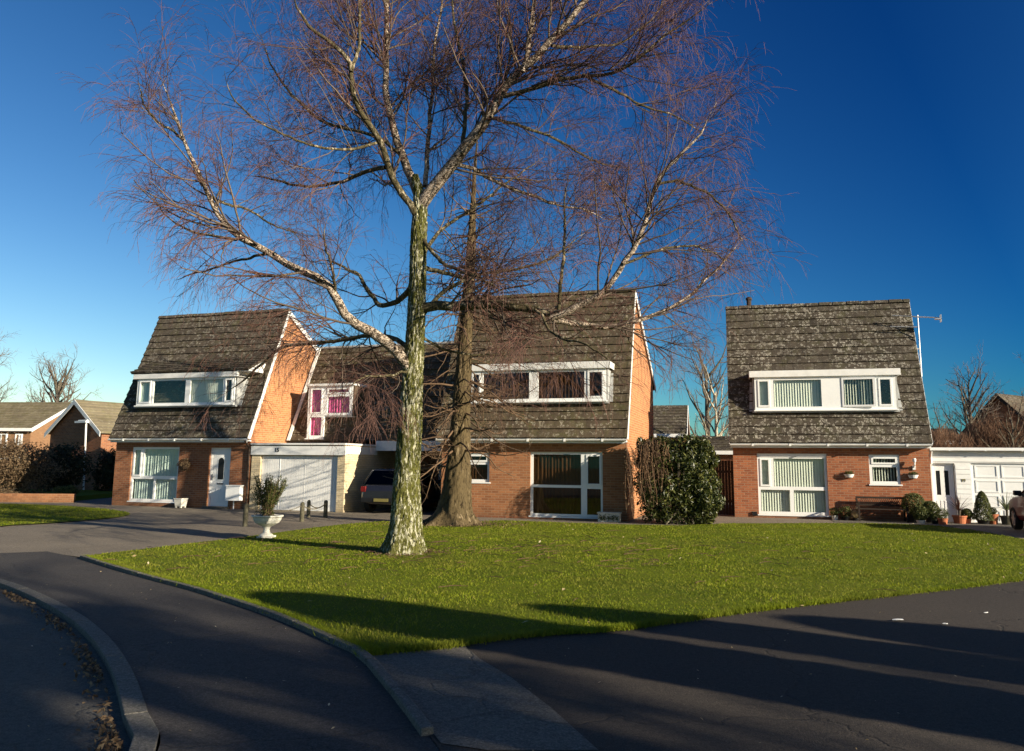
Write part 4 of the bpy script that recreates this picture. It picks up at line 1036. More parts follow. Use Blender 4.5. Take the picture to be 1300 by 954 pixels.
bare_tree('bare_shrub', 'second reddish bare shrub further right behind the garage roof', (22.8, 37, 0), 4.6, 2.8, twig_brown, bark_grey, .08, 22, (3, 4.5, 6), 3, fork=.08, cat='shrub', rm=.007)
bare_tree('bare_shrub', 'tallest reddish bare shrub behind the garage, below the dark gable', (25.2, 37, 0), 5.4, 2.8, twig_brown, bark_grey, .08, 22, (3, 4.5, 6), 3, fork=.08, cat='shrub', rm=.007)
# street trees behind the camera that throw the dappled shade
bare_tree('street_tree', 'bare street tree behind the viewpoint shading the turning circle', (18.7, -9.5, 0), 14, 5.2, twig_far, bark_grey, .22, 16, (1.8, 2.6, 2.4), 2, rm=.010, group='bare street trees behind the viewpoint')
bare_tree('street_tree', 'second bare street tree behind the viewpoint, further along the kerb', (15.0, -9.9, 0), 12, 4.6, twig_far, bark_grey, .22, 20, (2.0, 3.0, 3.6), 2, rm=.02, group='bare street trees behind the viewpoint')
bare_tree('street_tree', 'third bare street tree behind the viewpoint, nearest the side road', (23.0, -11.6, 0), 15, 5.4, twig_far, bark_grey, .26, 22, (2.0, 3.0, 3.6), 2, rm=.02, group='bare street trees behind the viewpoint')

# ------------------------------------------------------------------ shrubs
def blob_leaves(m, c, rad, n, size, asp=.4, shell=.55, jit=.8, bump=.18):
    d = rng.normal(size=(n, 3)); d /= np.linalg.norm(d, axis=1, keepdims=True)
    q = (shell + (1-shell)*rng.random((n, 1))**.6)
    w = 1 + bump*(np.sin(d[:, :1]*7 + c[0]) + np.sin(d[:, 1:2]*9 + c[1]) + np.sin(d[:, 2:]*8 + 2))*.6
    P = np.array(c) + d*np.array(rad)*q*w
    k = P[:, 2] > .01; m.leaves(P[k], size, asp, d[k], jit)
def dapple_tree(label, loc, zc, rad, nblob, H):
    root = bare_tree('added_ivy_tree', label, (loc[0], loc[1], 0), H, rad[0]*1.3, twig_far, bark_grey, .3, 16, (1.6, 2.2, 2.8), 3, rm=.014, group=None)
    m = M()
    for k in range(nblob):
        d = rng.normal(size=3); d /= np.linalg.norm(d); d *= rng.random()**.33; r_ = rng.uniform(.22, .6)
        blob_leaves(m, tuple(np.array([0, 0, zc]) + d*np.array(rad)), (r_*1.3, r_*1.3, r_*.8), int(260*r_*2), .085, .6, .2, 1.0)
    m.build('ivy', leaf_dark, root)  # leaf clumps added out of view to thicken the dappled shade
dapple_tree('added ivy clad tree, unseen behind the viewpoint, shaped to dapple the turning circle with shade', (16.0, -8.6), 8.2, (3.0, 3.0, 2.9), 17, 12)
# conifers off frame on the right whose long shadows cross the lawn
SUNAZ = (cos(R_(36.0)), -sin(R_(36.0)))
def conifer(name, label, loc, r, H, mat=leaf_dark, n=26000, size=.08, group=None, cat='conifer'):
    x, y = loc; root = empty(name, (x, y, 0), 0, label, cat, group)
    m = M(); m.tube([(0, 0, 0), (0, 0, H*.8)], [.06*H/4 + .01, .01], 8); m.build('trunk', bark_grey, root)
    t = rng.random(n); z = .04*H + t*H*.95; prof = r*np.where(t < .80, .90 + .12*t, 1.0*np.sqrt(np.maximum(0, 1 - ((t - .80)/.20)**2)))
    a = rng.random(n)*2*pi; q = prof*(.72 + .28*rng.random(n))*(1 + .06*np.sin(a*5 + z*3))
    q[::2] *= .35 + .6*rng.random(len(q[::2]))
    P = np.c_[q*np.cos(a), q*np.sin(a), z]; nr = np.c_[np.cos(a), np.sin(a), .6*np.ones(n)]
    m = M(); m.leaves(P, size, .5, nr, .7); m.build('crown', mat, root); return root
TANE = math.tan(R_(18.0))
for (tipx, tipy, Ls, rr_, lab) in ((-2.95, 10.2, 15.0, .68, 'narrow clipped conifer off to the right, nearest the viewpoint'), (.40, 9.52, 13.0, .47, 'narrow clipped conifer off to the right, middle of the row'), (3.2, 8.92, 12.5, .68, 'broad clipped conifer off to the right, farthest along the row')):
    conifer('clipped_conifer', lab, (tipx + SUNAZ[0]*Ls, tipy + SUNAZ[1]*Ls), rr_, Ls*TANE*1.02, group='clipped conifers beside the road')

# the laurel between middle and right house
lb = empty('laurel_bush', (4.75, 23.6, 0), 0, 'big glossy green laurel bush between the middle and right houses', 'bush')
m = M()
for c, rd, n in (((-.45, .1, 1.15), (.75, .75, 1.15), 3600), ((.55, .0, 1.1), (.62, .75, 1.15), 4600), ((.1, -.1, 1.75), (.95, .7, .72), 4600), ((.72, -.15, .65), (.5, .6, .68), 2400), ((.62, -.1, 1.85), (.52, .6, .55), 2600), ((-.6, .05, 1.75), (.55, .62, .65), 4200), ((-.55, -.15, .8), (.5, .6, .7), 2200), ((0, -.2, .8), (.6, .5, .8), 1500)):
    blob_leaves(m, c, rd, n, .062, .38, .6, .8)
m.build('foliage', leaf_laurel, lb)
m = M(); q = []
for k in range(26):
    a = rng.random()*6.28; p = np.array([(rng.normal()*.25, rng.normal()*.2, 0), (cos(a)*.4, sin(a)*.35, .8), (cos(a)*.85, sin(a)*.7, 1.7)]); q.append(resample(p, [1], 8)[0])
m.tubes(np.array(q), np.tile(np.linspace(.025, .008, 8), (len(q), 1)), 5); m.build('stem', bark_grey, lb)
cr = empty('dead_creeper', (3.55, 23.9, 0), 0, 'brown leafless creeper hanging over the left side of the laurel', 'creeper')
n = 170; x = np.clip(.45 + .42*rng.normal(size=n), -.25, 1.4); topz = 2.42 - .25*np.abs(x - .8)**2 - .3*rng.random(n); ln = rng.uniform(.5, 1.9, n); y = -.85 + .4*rng.random(n) + .15*np.abs(x)
K = 8; P = np.zeros((n, K, 3)); ph = rng.random(n)*6
for k in range(K):
    t = k/(K-1); P[:, k, 0] = x + .12*np.sin(ph + t*3) * t + rng.normal(size=n)*.015; P[:, k, 1] = y - .22*np.sin(min(1, t*2)*1.5) + rng.normal(size=n)*.015; P[:, k, 2] = np.maximum(topz - ln*t + .1*sin(t*3.1), .02)
m = M(); m.tubes(P, np.tile(np.linspace(.008, .004, K), (n, 1)), 3); m.build('stems', twig_hang, cr)
m = M(); idx = rng.integers(0, n, 2600); kk = rng.integers(0, K, 2600); m.leaves(P[idx, kk] + rng.normal(size=(2600, 3))*.03, .028, .45); m.build('leaves', leaf_brown, cr)

def bush(name, label, loc, rad, n, size, mat, group=None, zc=None, asp=.45, cat='bush', stems=8, jit=.9, stemmat=None):
    root = empty(name, (loc[0], loc[1], 0), 0, label, cat, group); m = M(); zc = rad[2]*.9 if zc is None else zc
    for k in range(4):
        o = rng.normal(size=3)*np.array(rad)*.28; blob_leaves(m, (o[0], o[1], zc + o[2]*.5), tuple(np.array(rad)*.78), n//4, size, asp, .45, jit)
    m.build('foliage', mat, root); m = M(); q = []
    for k in range(stems):
        a = rng.random()*6.28; q.append(resample(np.array([(rng.normal()*.05, rng.normal()*.05, 0), (cos(a)*rad[0]*.4, sin(a)*rad[1]*.4, zc), (cos(a)*rad[0]*.8, sin(a)*rad[1]*.8, zc*1.6)]), [1], 6)[0])
    m.tubes(np.array(q), np.tile(np.linspace(.02, .006, 6), (len(q), 1)), 4); m.build('stem', stemmat or bark_grey, root); return root
# left: brown hedge shrub, dark evergreens added where there is only shade, low planting
bush('brown_shrub', 'large sunlit bare brown shrub at the left edge above the low wall', (-21.5, 35.5), (1.9, 1.5, 1.45), 14000, .05, leaf_brown, stems=40)
bush('shade_filler_bush', 'added dark evergreen bush standing in for the shade before the left gable house', (-21.4, 38.8), (1.4, 1.0, 1.35), 6500, .07, leaf_dark)
bush('shade_filler_bush', 'added tall narrow dark evergreen standing in for shade between the gable downpipe and the left chalet house', (-19.15, 39.6), (.95, .8, 1.45), 5000, .07, leaf_dark)
bush('low_shrub', 'small olive shrub growing over the end of the low brick wall', (-17.9, 33.3), (.55, .35, .26), 2200, .035, leaf_green, zc=.38, stems=10)
bush('low_shrub', 'clipped low brown shrub behind the low wall at the left edge', (-20.6, 33.2), (.9, .35, .16), 1800, .035, leaf_brown, zc=.30)
# low brick wall
lw = M()
A = np.array([-26.0, 31.4]); Bp = np.array(G(-30, 637.5)); Cc = np.array(G(92, 638)); Dd = np.array([-17.1, 34.5])
def wallseg(m, a, b, h, th=.22):
    d = (b-a)/np.linalg.norm(b-a); nn = np.array([-d[1], d[0]])*th
    m.hexa([(*a, -.1), (*b, -.1), (*(b+nn), -.1), (*(a+nn), -.1)], [(*a, h), (*b, h), (*(b+nn), h), (*(a+nn), h)])
wallseg(lw, A, Cc, .32)
tag(lw.build('low_brick_wall', brick_b), 'low orange brick retaining wall across the far left drive', 'wall')

# ------------------------------------------------------------------ other buildings
def gable_house(name, label, loc, yaw, Wd, D, ez, rz, wm, tm, gable_front=True, windows=(), over=.2, bm_=None):
    """gable faces -y when gable_front, else eaves face -y"""
    h = empty(name, (loc[0], loc[1], 0), yaw, label, 'house')
    m = M(); b = M(); r = M()
    if gable_front:
        m.prism([(0, -.3), (Wd, -.3), (Wd, ez), (Wd/2, rz), (0, ez)], 'y', 0, D)
        s = (rz - ez)/(Wd/2)
        for sg in (0, 1):
            ax = (lambda q: q) if sg == 0 else (lambda q: Wd - q)
            for k in range(11):
                t0, t1 = k/11, (k+1.12)/11
                e = over
                xa, xb = -e + (Wd/2 + e)*t0, min(-e + (Wd/2 + e)*t1, Wd/2)
                za, zb = ez + s*xa + .05, ez + s*xb + .05
                r.hexa([(ax(xa), -over, za), (ax(xb), -over, zb), (ax(xb), D + over, zb), (ax(xa), D + over, za)],
                       [(ax(xa), -over, za + .10), (ax(xb), -over, zb + .07), (ax(xb), D + over, zb + .07), (ax(xa), D + over, za + .10)])
            b.hexa([(ax(-over), -over - .03, ez - s*over - .12), (ax(Wd/2), -over - .03, rz - .12), (ax(Wd/2), -over - .002, rz - .12), (ax(-over), -over - .002, ez - s*over - .12)],
                   [(ax(-over), -over - .03, ez - s*over + .12), (ax(Wd/2), -over - .03, rz + .12), (ax(Wd/2), -over - .002, rz + .12), (ax(-over), -over - .002, ez - s*over + .12)])
    else:
        m.prism([(0, -.3), (D, -.3), (D, ez), (D/2, rz), (0, ez)], 'x', 0, Wd)
        tiled_slope(r, -over, Wd + over, (-over, ez - over*(rz-ez)/(D/2) + .06), (D/2, rz + .06)); slab(r, -over, Wd + over, (-over, ez - over*(rz-ez)/(D/2) + .06), (D/2, rz + .06), .08, .012)
        slab(r, -over, Wd + over, (D/2, rz + .06), (D + over, ez - .1), .1)
        b.box(-over, Wd + over, -over - .08, -over - .02, ez - .2, ez - .02)
        for xx in (-over - .03, Wd + over):
            b.prism([(-over, ez - .25), (D/2, rz - .1), (D + over, ez - .25), (D + over, ez), (D/2, rz + .08), (-over, ez)], 'x', xx, xx + .03)
    m.build('wall', wm, h); r.build('roof', tm, h); b.build('barge_board', bm_ or white, h)
    for (xa, xb, za, zb) in windows:
        window(h, xa, xb, za, zb, -.03, [(xa + .07, (xa+xb)/2 - .03, za + .07, zb - .07, 0), ((xa+xb)/2 + .03, xb - .07, za + .07, zb - .07, 1)], depth=.028, fill=None, sill=False)
    return h
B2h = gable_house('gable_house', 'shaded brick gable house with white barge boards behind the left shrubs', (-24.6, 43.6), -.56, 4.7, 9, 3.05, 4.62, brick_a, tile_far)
# side porch gutter + downpipe on that gable
m = M(); m.box(2.9, 3.9, -.42, -.24, 3.50, 3.60); m.box(3.0, 3.8, -.30, -.24, 3.60, 3.66); m.build('gutter', white, B2h)
m = M(); m.tube([(3.75, -.30, 3.5), (3.72, -.10, .0)], .045); m.build('downpipe', white, B2h)
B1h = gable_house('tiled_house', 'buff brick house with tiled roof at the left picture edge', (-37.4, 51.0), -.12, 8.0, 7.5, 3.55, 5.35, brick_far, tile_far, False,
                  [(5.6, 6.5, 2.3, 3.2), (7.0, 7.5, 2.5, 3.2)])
m = M(); m.box(4.0, 8.05, -.12, -.03, 1.62, 1.78); m.build('band', white, B1h)
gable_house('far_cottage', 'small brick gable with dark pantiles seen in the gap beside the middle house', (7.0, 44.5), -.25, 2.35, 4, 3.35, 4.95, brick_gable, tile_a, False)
gable_house('dark_gable_house', 'dark brown gable house behind the white garage at the right edge', (27.5, 50.1), -1.0, 5.0, 10, 3.4, 5.95, brick_a, tile_a, bm_=dark_wood)
for k, (x, y, h_, lab) in enumerate(((19.6, 37.5, 1.75, 'russet thicket just right of the right house, behind the garage roof'), (22.4, 38.0, 2.05, 'russet thicket behind the middle of the white garage roof'), (25.3, 38.0, 2.45, 'tallest russet thicket, in front of the dark gable house'), (28.6, 37.5, 2.5, 'russet thicket at the right picture edge behind the garage'))):
    tk = empty('thicket', (x, y, 0), 0, lab, 'thicket'); m = M()
    n_ = 9000; d = rng.normal(size=(n_, 3)); d /= np.linalg.norm(d, axis=1, keepdims=True); d *= (.35 + .65*rng.random((n_, 1))**.5)*(1 + .18*np.sin(d[:, :1]*9 + k)*np.sin(d[:, 2:]*7))
    c = d*np.array([1.9, 1.1, h_]) + np.array([0, 0, h_*.95]); dr = d*.6 + rng.normal(size=(n_, 3))*.5 + np.array([0, 0, .9]); dr /= np.linalg.norm(dr, axis=1, keepdims=True)
    P = np.stack([c - dr*.16, c + rng.normal(size=(n_, 3))*.015, c + dr*.16], 1); m.tubes(P, np.tile([.008, .007, .004], (n_, 1)), 3); m.build('twigs', twig_brown, tk)
    m = M(); q_ = []
    for w in range(14):
        a = rng.random()*6.28; q_.append([(rng.normal()*.4, rng.normal()*.3, 0), (cos(a)*.8, sin(a)*.5, h_*.9), (cos(a)*1.4, sin(a)*.8, h_*1.6)])
    m.tubes(np.array(q_), np.tile([.04, .025, .01], (14, 1)), 5); m.build('stem', bark_grey, tk)
gable_house('low_far_roof', 'low dark roofed building just right of the right house roof', (21.6, 47.0), -.2, 4.0, 4, 3.2, 3.9, brick_a, tile_a, False)
gable_house('flat_far_building', 'low dark building behind the fence in the gap by the right house', (9.0, 40.5), -.27, 4.0, 4, 2.4, 3.1, brick_a, tile_a, False)

# dark side gate and fence between bush and right house
def loc2(x, y): 
    X, Y, a, z = HOUSES[2]; return (X + x*cos(a) - y*sin(a), Y + x*sin(a) + y*cos(a))
gtp = loc2(-2.6, 1.0); gt_ = empty('side_fence', (gtp[0], gtp[1], 0), HOUSES[2][2], 'tall dark boarded fence closing the gap left of the right house', 'fence')
m = M()
for k in range(26): m.box(k*.1, k*.1 + .094, .0, .02 + .004*(k % 2), 0, 1.82 + .01*random.random())
m.build('boards', fence_wood, gt_); m = M(); m.box(0, 2.6, .03, .07, .4, .48); m.box(0, 2.6, .03, .07, 1.4, 1.48); m.build('rail', fence_wood, gt_)
m = M(); m.box(-.1, -.005, -.02, .08, 0, 1.9); m.build('post', fence_wood, gt_)
gtp = loc2(-1.1, 4.0); wp = M(); wp.box(-.04, .04, -.04, .04, 0, 2.75); wp.box(-.05, .05, -.05, .05, 2.75, 2.8)
tag(bevel(wp.build('white_post', white, None, loc=(gtp[0], gtp[1], 0)), .006), 'tall white post beyond the dark fence in the gap', 'post')

# chimney pot seen over the ridge of house 2
cp_ = loc2(.75, 4.2)
cm = empty('flue_stack', (cp_[0], cp_[1], 0), HOUSES[2][2], 'small dark flue just above the ridge of the right house', 'flue')
m = M(); m.lathe([(.09, 5.2), (.09, 8.0), (.12, 8.02), (.12, 8.1), (.05, 8.14)], seg=12); m.build('pipe', dark_wood, cm)

# TV aerial on the right gable of house 2
ap = loc2(HW + .16, 1.1)
ae = empty('tv_aerial', (ap[0], ap[1], 0), HOUSES[2][2], 'television aerial on a mast at the right gable of the right house', 'aerial')
m = M(); m.tube([(0, 0, 4.6), (0, 0, 6.65)], .018); m.box(-.14, .0, -.02, .02, 5.0, 5.04); m.box(-.14, .0, -.02, .02, 5.5, 5.54); m.build('mast', aerial_mat, ae)
m = M(); m.tube([(-.75, .1, 6.68), (.62, -.1, 6.52)], .018)
for k in range(9):
    x = -.7 + k*.135; z = 6.67 - .117*(x + .75); m.tube([(x, .08 - .14*k/9 - .11, z + .012), (x, .1 - .14*k/9 + .13, z + .012)], .006, 5)
m.build('boom', aerial_mat, ae)
m = M(); m.box(.50, .68, -.16, .02, 6.47, 6.50); m.box(.66, .68, -.16, .02, 6.38, 6.62); m.build('reflector', aerial_mat, ae)
m = M(); m.tube([(-.85, .05, 6.30), (-.03, 0, 6.25)], .018)
for k in range(5): m.tube([(-.8 + k*.16, -.08, 6.30), (-.8 + k*.16, .14, 6.30)], .006, 5)
m.build('lower_boom', aerial_mat, ae)

# ------------------------------------------------------------------ small things
def lz1(x, y): return float(lz(np.array(x), np.array(y)))
# urn planter
ux, uy = G(338, 683)
ur = empty('urn_planter', (ux, uy, 0), 0, 'white stone pedestal urn at the lawn edge holding a shrub', 'urn'); ur.scale = (1.02, 1.02, .90)
m = M(); m.box(-.16, .16, -.16, .16, 0, .05)
m.lathe([(.15, .05), (.13, .08), (.075, .12), (.06, .20), (.075, .25), (.10, .27), (.16, .30), (.24, .35), (.285, .42), (.30, .48), (.33, .50), (.33, .53), (.28, .53), (.25, .47), (.0, .46)], 0, 0, 28, False)
bevel(m.build('bowl', stone_white, ur, smooth=False), .004)
m = M(); m.lathe([(.26, .475), (.18, .52), (.0, .54)], 0, 0, 16, False, .05); m.build('soil', soil, ur)
sp = empty('potted_shrub', (ux, uy, .45), 0, 'upright grey green shrub growing from the white urn', 'shrub')
n = 60; q = []
for k in range(n):
    a = rng.random()*6.28; rr = .34*rng.random()**.5; hh = .55 + .35*rng.random(); q.append(resample(np.array([(rng.normal()*.05, rng.normal()*.05, -.02), (cos(a)*rr*.6, sin(a)*rr*.6, hh*.5), (cos(a)*rr*1.15, sin(a)*rr*1.15, hh)]), [1], 7)[0])
q = np.array(q); m = M(); m.tubes(q, np.tile(np.linspace(.010, .003, 7), (n, 1)), 4); m.build('stem', twig_larch, sp)
m = M(); idx = rng.integers(0, n, 4600); kk = 6*rng.random(4600)**.7; i0 = np.minimum(kk.astype(int), 5); w_ = (kk - i0)[:, None]
m.leaves(q[idx, i0]*(1-w_) + q[idx, i0+1]*w_ + rng.normal(size=(4600, 3))*.022, .024, .32); blob_leaves(m, (-.04, 0, .40), (.27, .25, .36), 1500, .024, .32, .3, 1.0, .3); m.build('foliage', leaf_green, sp)
# posts with chain
posts = [(311, 668, .56, 'weathered bollard left of the urn, thickest and nearest'), (383, 662, .52, 'dark chained bollard in front of the white garage doors'), (413, 657, .50, 'pale mossy chained bollard right of the dark one')]
pw = []
for (u, v, hh, lab) in posts:
    x, y = G(u, v); pw.append((x, y, hh)); m = M(); w_ = .065
    m.lathe([(.062, -.1), (.062, hh - .05), (.055, hh - .02), (.03, hh), (0, hh + .004)], 0, 0, 14, False, .02)
    tag(m.build('bollard', post_wood, None, smooth=True, loc=(x, y, 0)), lab, 'bollard', 'wooden bollards along the drive')
def chain(a, b, sag, lab):
    P = []
    for t in np.linspace(0, 1, 60): P.append((a[0]*(1-t) + b[0]*t, a[1]*(1-t) + b[1]*t, (a[2] - .09)*(1-t) + (b[2] - .09)*t - sag*4*t*(1-t)))
    m = M(); P = np.array(P)
    for k in range(59):
        c = (P[k] + P[k+1])/2; d = P[k+1] - P[k]; d = d/np.linalg.norm(d); s = np.cross(d, [0, 0, 1.]); s /= np.linalg.norm(s); u_ = np.cross(s, d); s = s if k % 2 else u_
        ln = .7*np.linalg.norm(P[k+1]-P[k]); ring = [c + d*ln*cos(t) + s*.014*sin(t) for t in np.linspace(0, 2*pi, 9)]
        m.tube(np.array(ring), .0055, 4)
    tag(m.build('chain', chain_mat), lab, 'chain', 'chains between the bollards')
chain(pw[0], pw[1], .16, 'slack chain behind the urn from the thick bollard to the dark one')
chain(pw[1], pw[2], .13, 'slack chain strung between the dark and the pale bollard')
pe = (*loc0(10.0, -2.6), .5); chain(pw[2], pe, .14, 'slack chain running right from the pale bollard to the last post')
m = M(); m.lathe([(.055, -.1), (.055, .45), (.03, .5), (0, .505)], 0, 0, 14, False, .02); tag(m.build('bollard', post_wood, None, smooth=True, loc=(pe[0], pe[1], 0)), 'last chained bollard, in the shade by the buff garage pier', 'bollard', 'wooden bollards along the drive')

def place(i, x, y, z=0.0):
    X, Y, a, zz = HOUSES[i]; return (X + x*cos(a) - y*sin(a), Y + x*sin(a) + y*cos(a), z + zz)
# white square planter by house 0
p = place(0, 3.40, -.35); r0 = empty('square_planter', p, HOUSES[0][2], 'small white square planter on feet by the left house wall', 'planter')
m = M(); m.hexa([(-.13, -.13, .05), (.13, -.13, .05), (.13, .13, .05), (-.13, .13, .05)], [(-.17, -.17, .30), (.17, -.17, .30), (.17, .17, .30), (-.17, .17, .30)]); m.box(-.18, .18, -.18, .18, .301, .33)
for a in (-.13, .07):
    for b in (-.13, .07): m.box(a, a + .06, b, b + .06, 0, .049)
bevel(m.build('pot', stone_white, r0), .008); m = M(); m.box(-.15, .15, -.15, .15, .331, .338); m.build('soil', soil, r0)
# hanging basket shrub on wall of house 0
bush_ = empty('hanging_basket', place(0, 3.35, -.25, 0), HOUSES[0][2], 'dried out hanging basket on the left house wall above the white planter', 'hanging basket')
m = M(); blob_leaves(m, (0, 0, 1.5), (.22, .2, .2), 900, .03); m.build('foliage', leaf_brown, bush_)
m = M(); m.lathe([(.02, 1.28), (.12, 1.33), (.16, 1.42)], 0, 0, 14, False); m.tube([(0, .25, 1.95), (0, .0, 1.97)], .01, 5); m.tube([(0, 0, 1.97), (.15, 0, 1.43)], .004, 4); m.tube([(0, 0, 1.97), (-.15, 0, 1.43)], .004, 4); m.build('basket', dark_wood, bush_)
# patterned trough by house 1
r0 = empty('white_trough', place(1, 5.42, -.30), HOUSES[1][2], 'white moulded trough against the middle house wall beside its big window', 'planter')
m = M(); m.box(-.32, .32, -.14, .14, 0, .24); m.box(-.34, .34, -.16, .16, .241, .28)
for k in range(6): m.box(-.29 + k*.10, -.22 + k*.10, -.152, -.141, .05, .20)
bevel(m.build('pot', stone_white, r0), .008)
m = M()
for k in range(5): m.leaves(np.c_[rng.normal(size=60)*.03 - .24 + k*.12, np.full(60, -.155) + rng.normal(size=60)*.004, .12 + rng.normal(size=60)*.04], .018, .5, np.array([0, -1., 0]), .3)
m.build('clinging_leaves', leaf_green, r0)

# wall baskets on house 2
for x, lab in ((3.54, 'white half bowl wall planter left of the small window'), (5.40, 'white half bowl wall planter under the outside lamp')):
    r0 = empty('wall_planter', place(2, x, -.01), HOUSES[2][2], lab, 'planter', 'white wall planters on the right house')
    m = M(); n_ = 10; V = [(.16*cos(a), -.16*sin(a), 1.46) for a in np.linspace(0, pi, n_)] + [(.11*cos(a), -.11*sin(a), 1.36) for a in np.linspace(0, pi, n_)]
    m.add(V, [(k, k+1, n_+k+1, n_+k) for k in range(n_-1)] + [tuple(range(n_, 2*n_))[::-1], (0, n_, 2*n_-1, n_-1), tuple(range(n_))]); m.build('bowl', white_clean, r0)
    m = M(); blob_leaves(m, (0, -.08, 1.50), (.14, .09, .06), 260, .022); m.build('foliage', leaf_green, r0)
# garden bench
bn = empty('garden_bench', place(2, 4.38, -.42), HOUSES[2][2], 'dark lattice backed garden bench against the right house wall', 'bench')
m = M()
for k in range(4): m.box(-.66, .66, -.26 + k*.11, -.17 + k*.11, .40, .425)
m.build('seat', dark_wood, bn)
m = M(); m.box(-.68, .68, .20, .24, .72, .78); m.box(-.68, .68, .19, .23, .50, .54)
for k in range(22):
    x = -.64 + k*.058
    for s in (-1, 1): m.hexa([(x, .205, .54), (x+.012, .205, .54), (x+.012, .215 + .004*s, .54), (x, .215 + .004*s, .54)], [(x + s*.10, .205, .72), (x + s*.10 + .012, .205, .72), (x + s*.10 + .012, .215 + .004*s, .72), (x + s*.10, .215 + .004*s, .72)])
m.build('backrest', dark_wood, bn)
for s in (-1, 1):
    for (y, top) in ((-.24, .60), (.22, .78)):
        m = M(); m.box(s*.68 - .025, s*.68 + .025, y - .025, y + .025, 0, top); m.build('leg', dark_wood, bn)
    m = M(); m.box(s*.68 - .03, s*.68 + .03, -.28, .2, .60, .635); m.build('armrest', dark_wood, bn)

def pot(root, r, h, mat, cx=0, cy=0):
    m = M(); m.lathe([(r*.72, 0), (r*.95, h*.85), (r*1.05, h*.86), (r*1.05, h), (r*.9, h), (r*.88, h*.9), (0, h*.9)], cx, cy, 18, False); return m.build('pot', mat, root)
def potted(name, label, i, x, y, r, h, pm_, kind, cat='potted plant', s=1.0):
    root = empty(name, place(i, x, y), 0, label, cat); pot(root, r, h, pm_); m = M()
    if kind == 'tuft': blob_leaves(m, (0, 0, h + .12*s), (.18*s, .18*s, .16*s), int(700*s), .03, .25); m.build('foliage', leaf_green, root)
    elif kind == 'grassy': 
        m2 = M(); straps(m2, 160, h, .42*s, .006); m2.build('foliage', leaf_dead, root)
    elif kind == 'ball': blob_leaves(m, (0, 0, h + .26*s), (.30*s,)*3, int(3800*s), .022, .5, .75, .6, .04); m.build('foliage', leaf_green, root)
    elif kind == 'cone':
        n = 4200; t = rng.random(n); a = rng.random(n)*6.28; q_ = .27*s*np.sqrt(1 - t)*(.8 + .25*rng.random(n)); m.leaves(np.c_[q_*np.cos(a), q_*np.sin(a), h + t*.78*s], .028, .4, np.c_[np.cos(a), np.sin(a), np.ones(n)], .6); m.build('foliage', leaf_green, root)
    elif kind in ('spiky', 'spiky_red'):
        m2 = M(); m2.tube([(0, 0, h*.8), (.01, 0, h + .16*s)], .035, 8); m2.build('trunk', bark_grey, root)
        straps(m, 46, h + .14*s, .56*s, .016); m.build('foliage', cord_green if kind == 'spiky' else cord_red, root)
    return root
def straps(m, n, z0, L, w):
    K = 6
    for k in range(n):
        a = rng.random()*6.28; e = .25 + 1.2*rng.random(); d = np.array([cos(a)*cos(e), sin(a)*cos(e), sin(e)]); p = np.array([0, 0, z0]); side = np.array([-sin(a), cos(a), 0]); V = []
        l = L*(.75 + .4*rng.random())
        for s in range(K):
            ww = w*(1 - s/(K-1))**.6 + .001; V += [p - side*ww, p + side*ww]; d = d + np.array([0, 0, -.10 - .05*rng.random()]); d /= np.linalg.norm(d); p = p + d*l/(K-1)
        m.add(V, [(2*s, 2*s+1, 2*s+3, 2*s+2) for s in range(K-1)])
potted('pot_plant', 'small white pot with wispy plant under the big window of the right house', 2, 3.02, -.35, .10, .18, stone_white, 'tuft', s=.8)
potted('pot_plant', 'dark pot of low olive plants left of the bench', 2, 3.34, -.35, .13, .16, black, 'tuft', s=1.1)
potted('pot_plant', 'tufted straw coloured grass in a dark pot against the bench end', 2, 3.62, -.42, .10, .12, black, 'grassy', s=.75)
potted('pot_plant', 'large clipped ball shrub in a dark pot at the right end of the bench', 2, 5.28, -.45, .20, .28, black, 'ball', s=1.15)
potted('pot_plant', 'loose leafy plant in a pale pot before the clipped ball shrub', 2, 5.35, -1.0, .13, .14, stone_white, 'ball', s=.75)
potted('pot_plant', 'smaller clipped ball shrub left of the white porch door', 2, 5.72, -.55, .15, .22, black, 'ball', s=.85)
potted('pot_plant', 'dark squat pot between the ball shrub and the terracotta pot', 2, 5.76, -.95, .12, .14, black, 'tuft', s=.8)
potted('pot_plant', 'terracotta pot with green tuft standing by the path before the porch door', 2, 5.90, -1.2, .14, .22, terracotta, 'tuft', s=1.0)
potted('pot_plant', 'reddish spiky cordyline in a brown pot between the porch and garage doors', 2, 6.50, -.55, .20, .28, terracotta, 'spiky_red')
potted('pot_plant', 'small round bush in a pot right beside the reddish cordyline', 2, 6.72, -.45, .12, .18, terracotta, 'ball', s=.55)
potted('pot_plant', 'cone shaped dwarf conifer in a tub before the white garage door', 2, 7.16, -.45, .18, .16, black, 'cone', s=1.08)
potted('pot_plant', 'brown pot of dark foliage right of the cone shaped conifer', 2, 7.42, -.45, .15, .34, terracotta, 'tuft', s=.7)
potted('pot_plant', 'green spiky cordyline in a pot nearest the red car', 2, 7.78, -.50, .19, .30, post_wood, 'spiky', s=1.12)
# paving strip and step in front of the right house and drive
sheet('path', [place(2, 2.9, -1.5)[:2], place(2, 10.8, -2.6)[:2], place(2, 10.9, .2)[:2], place(2, 2.9, -.01)[:2]], -.004, conc_mat)

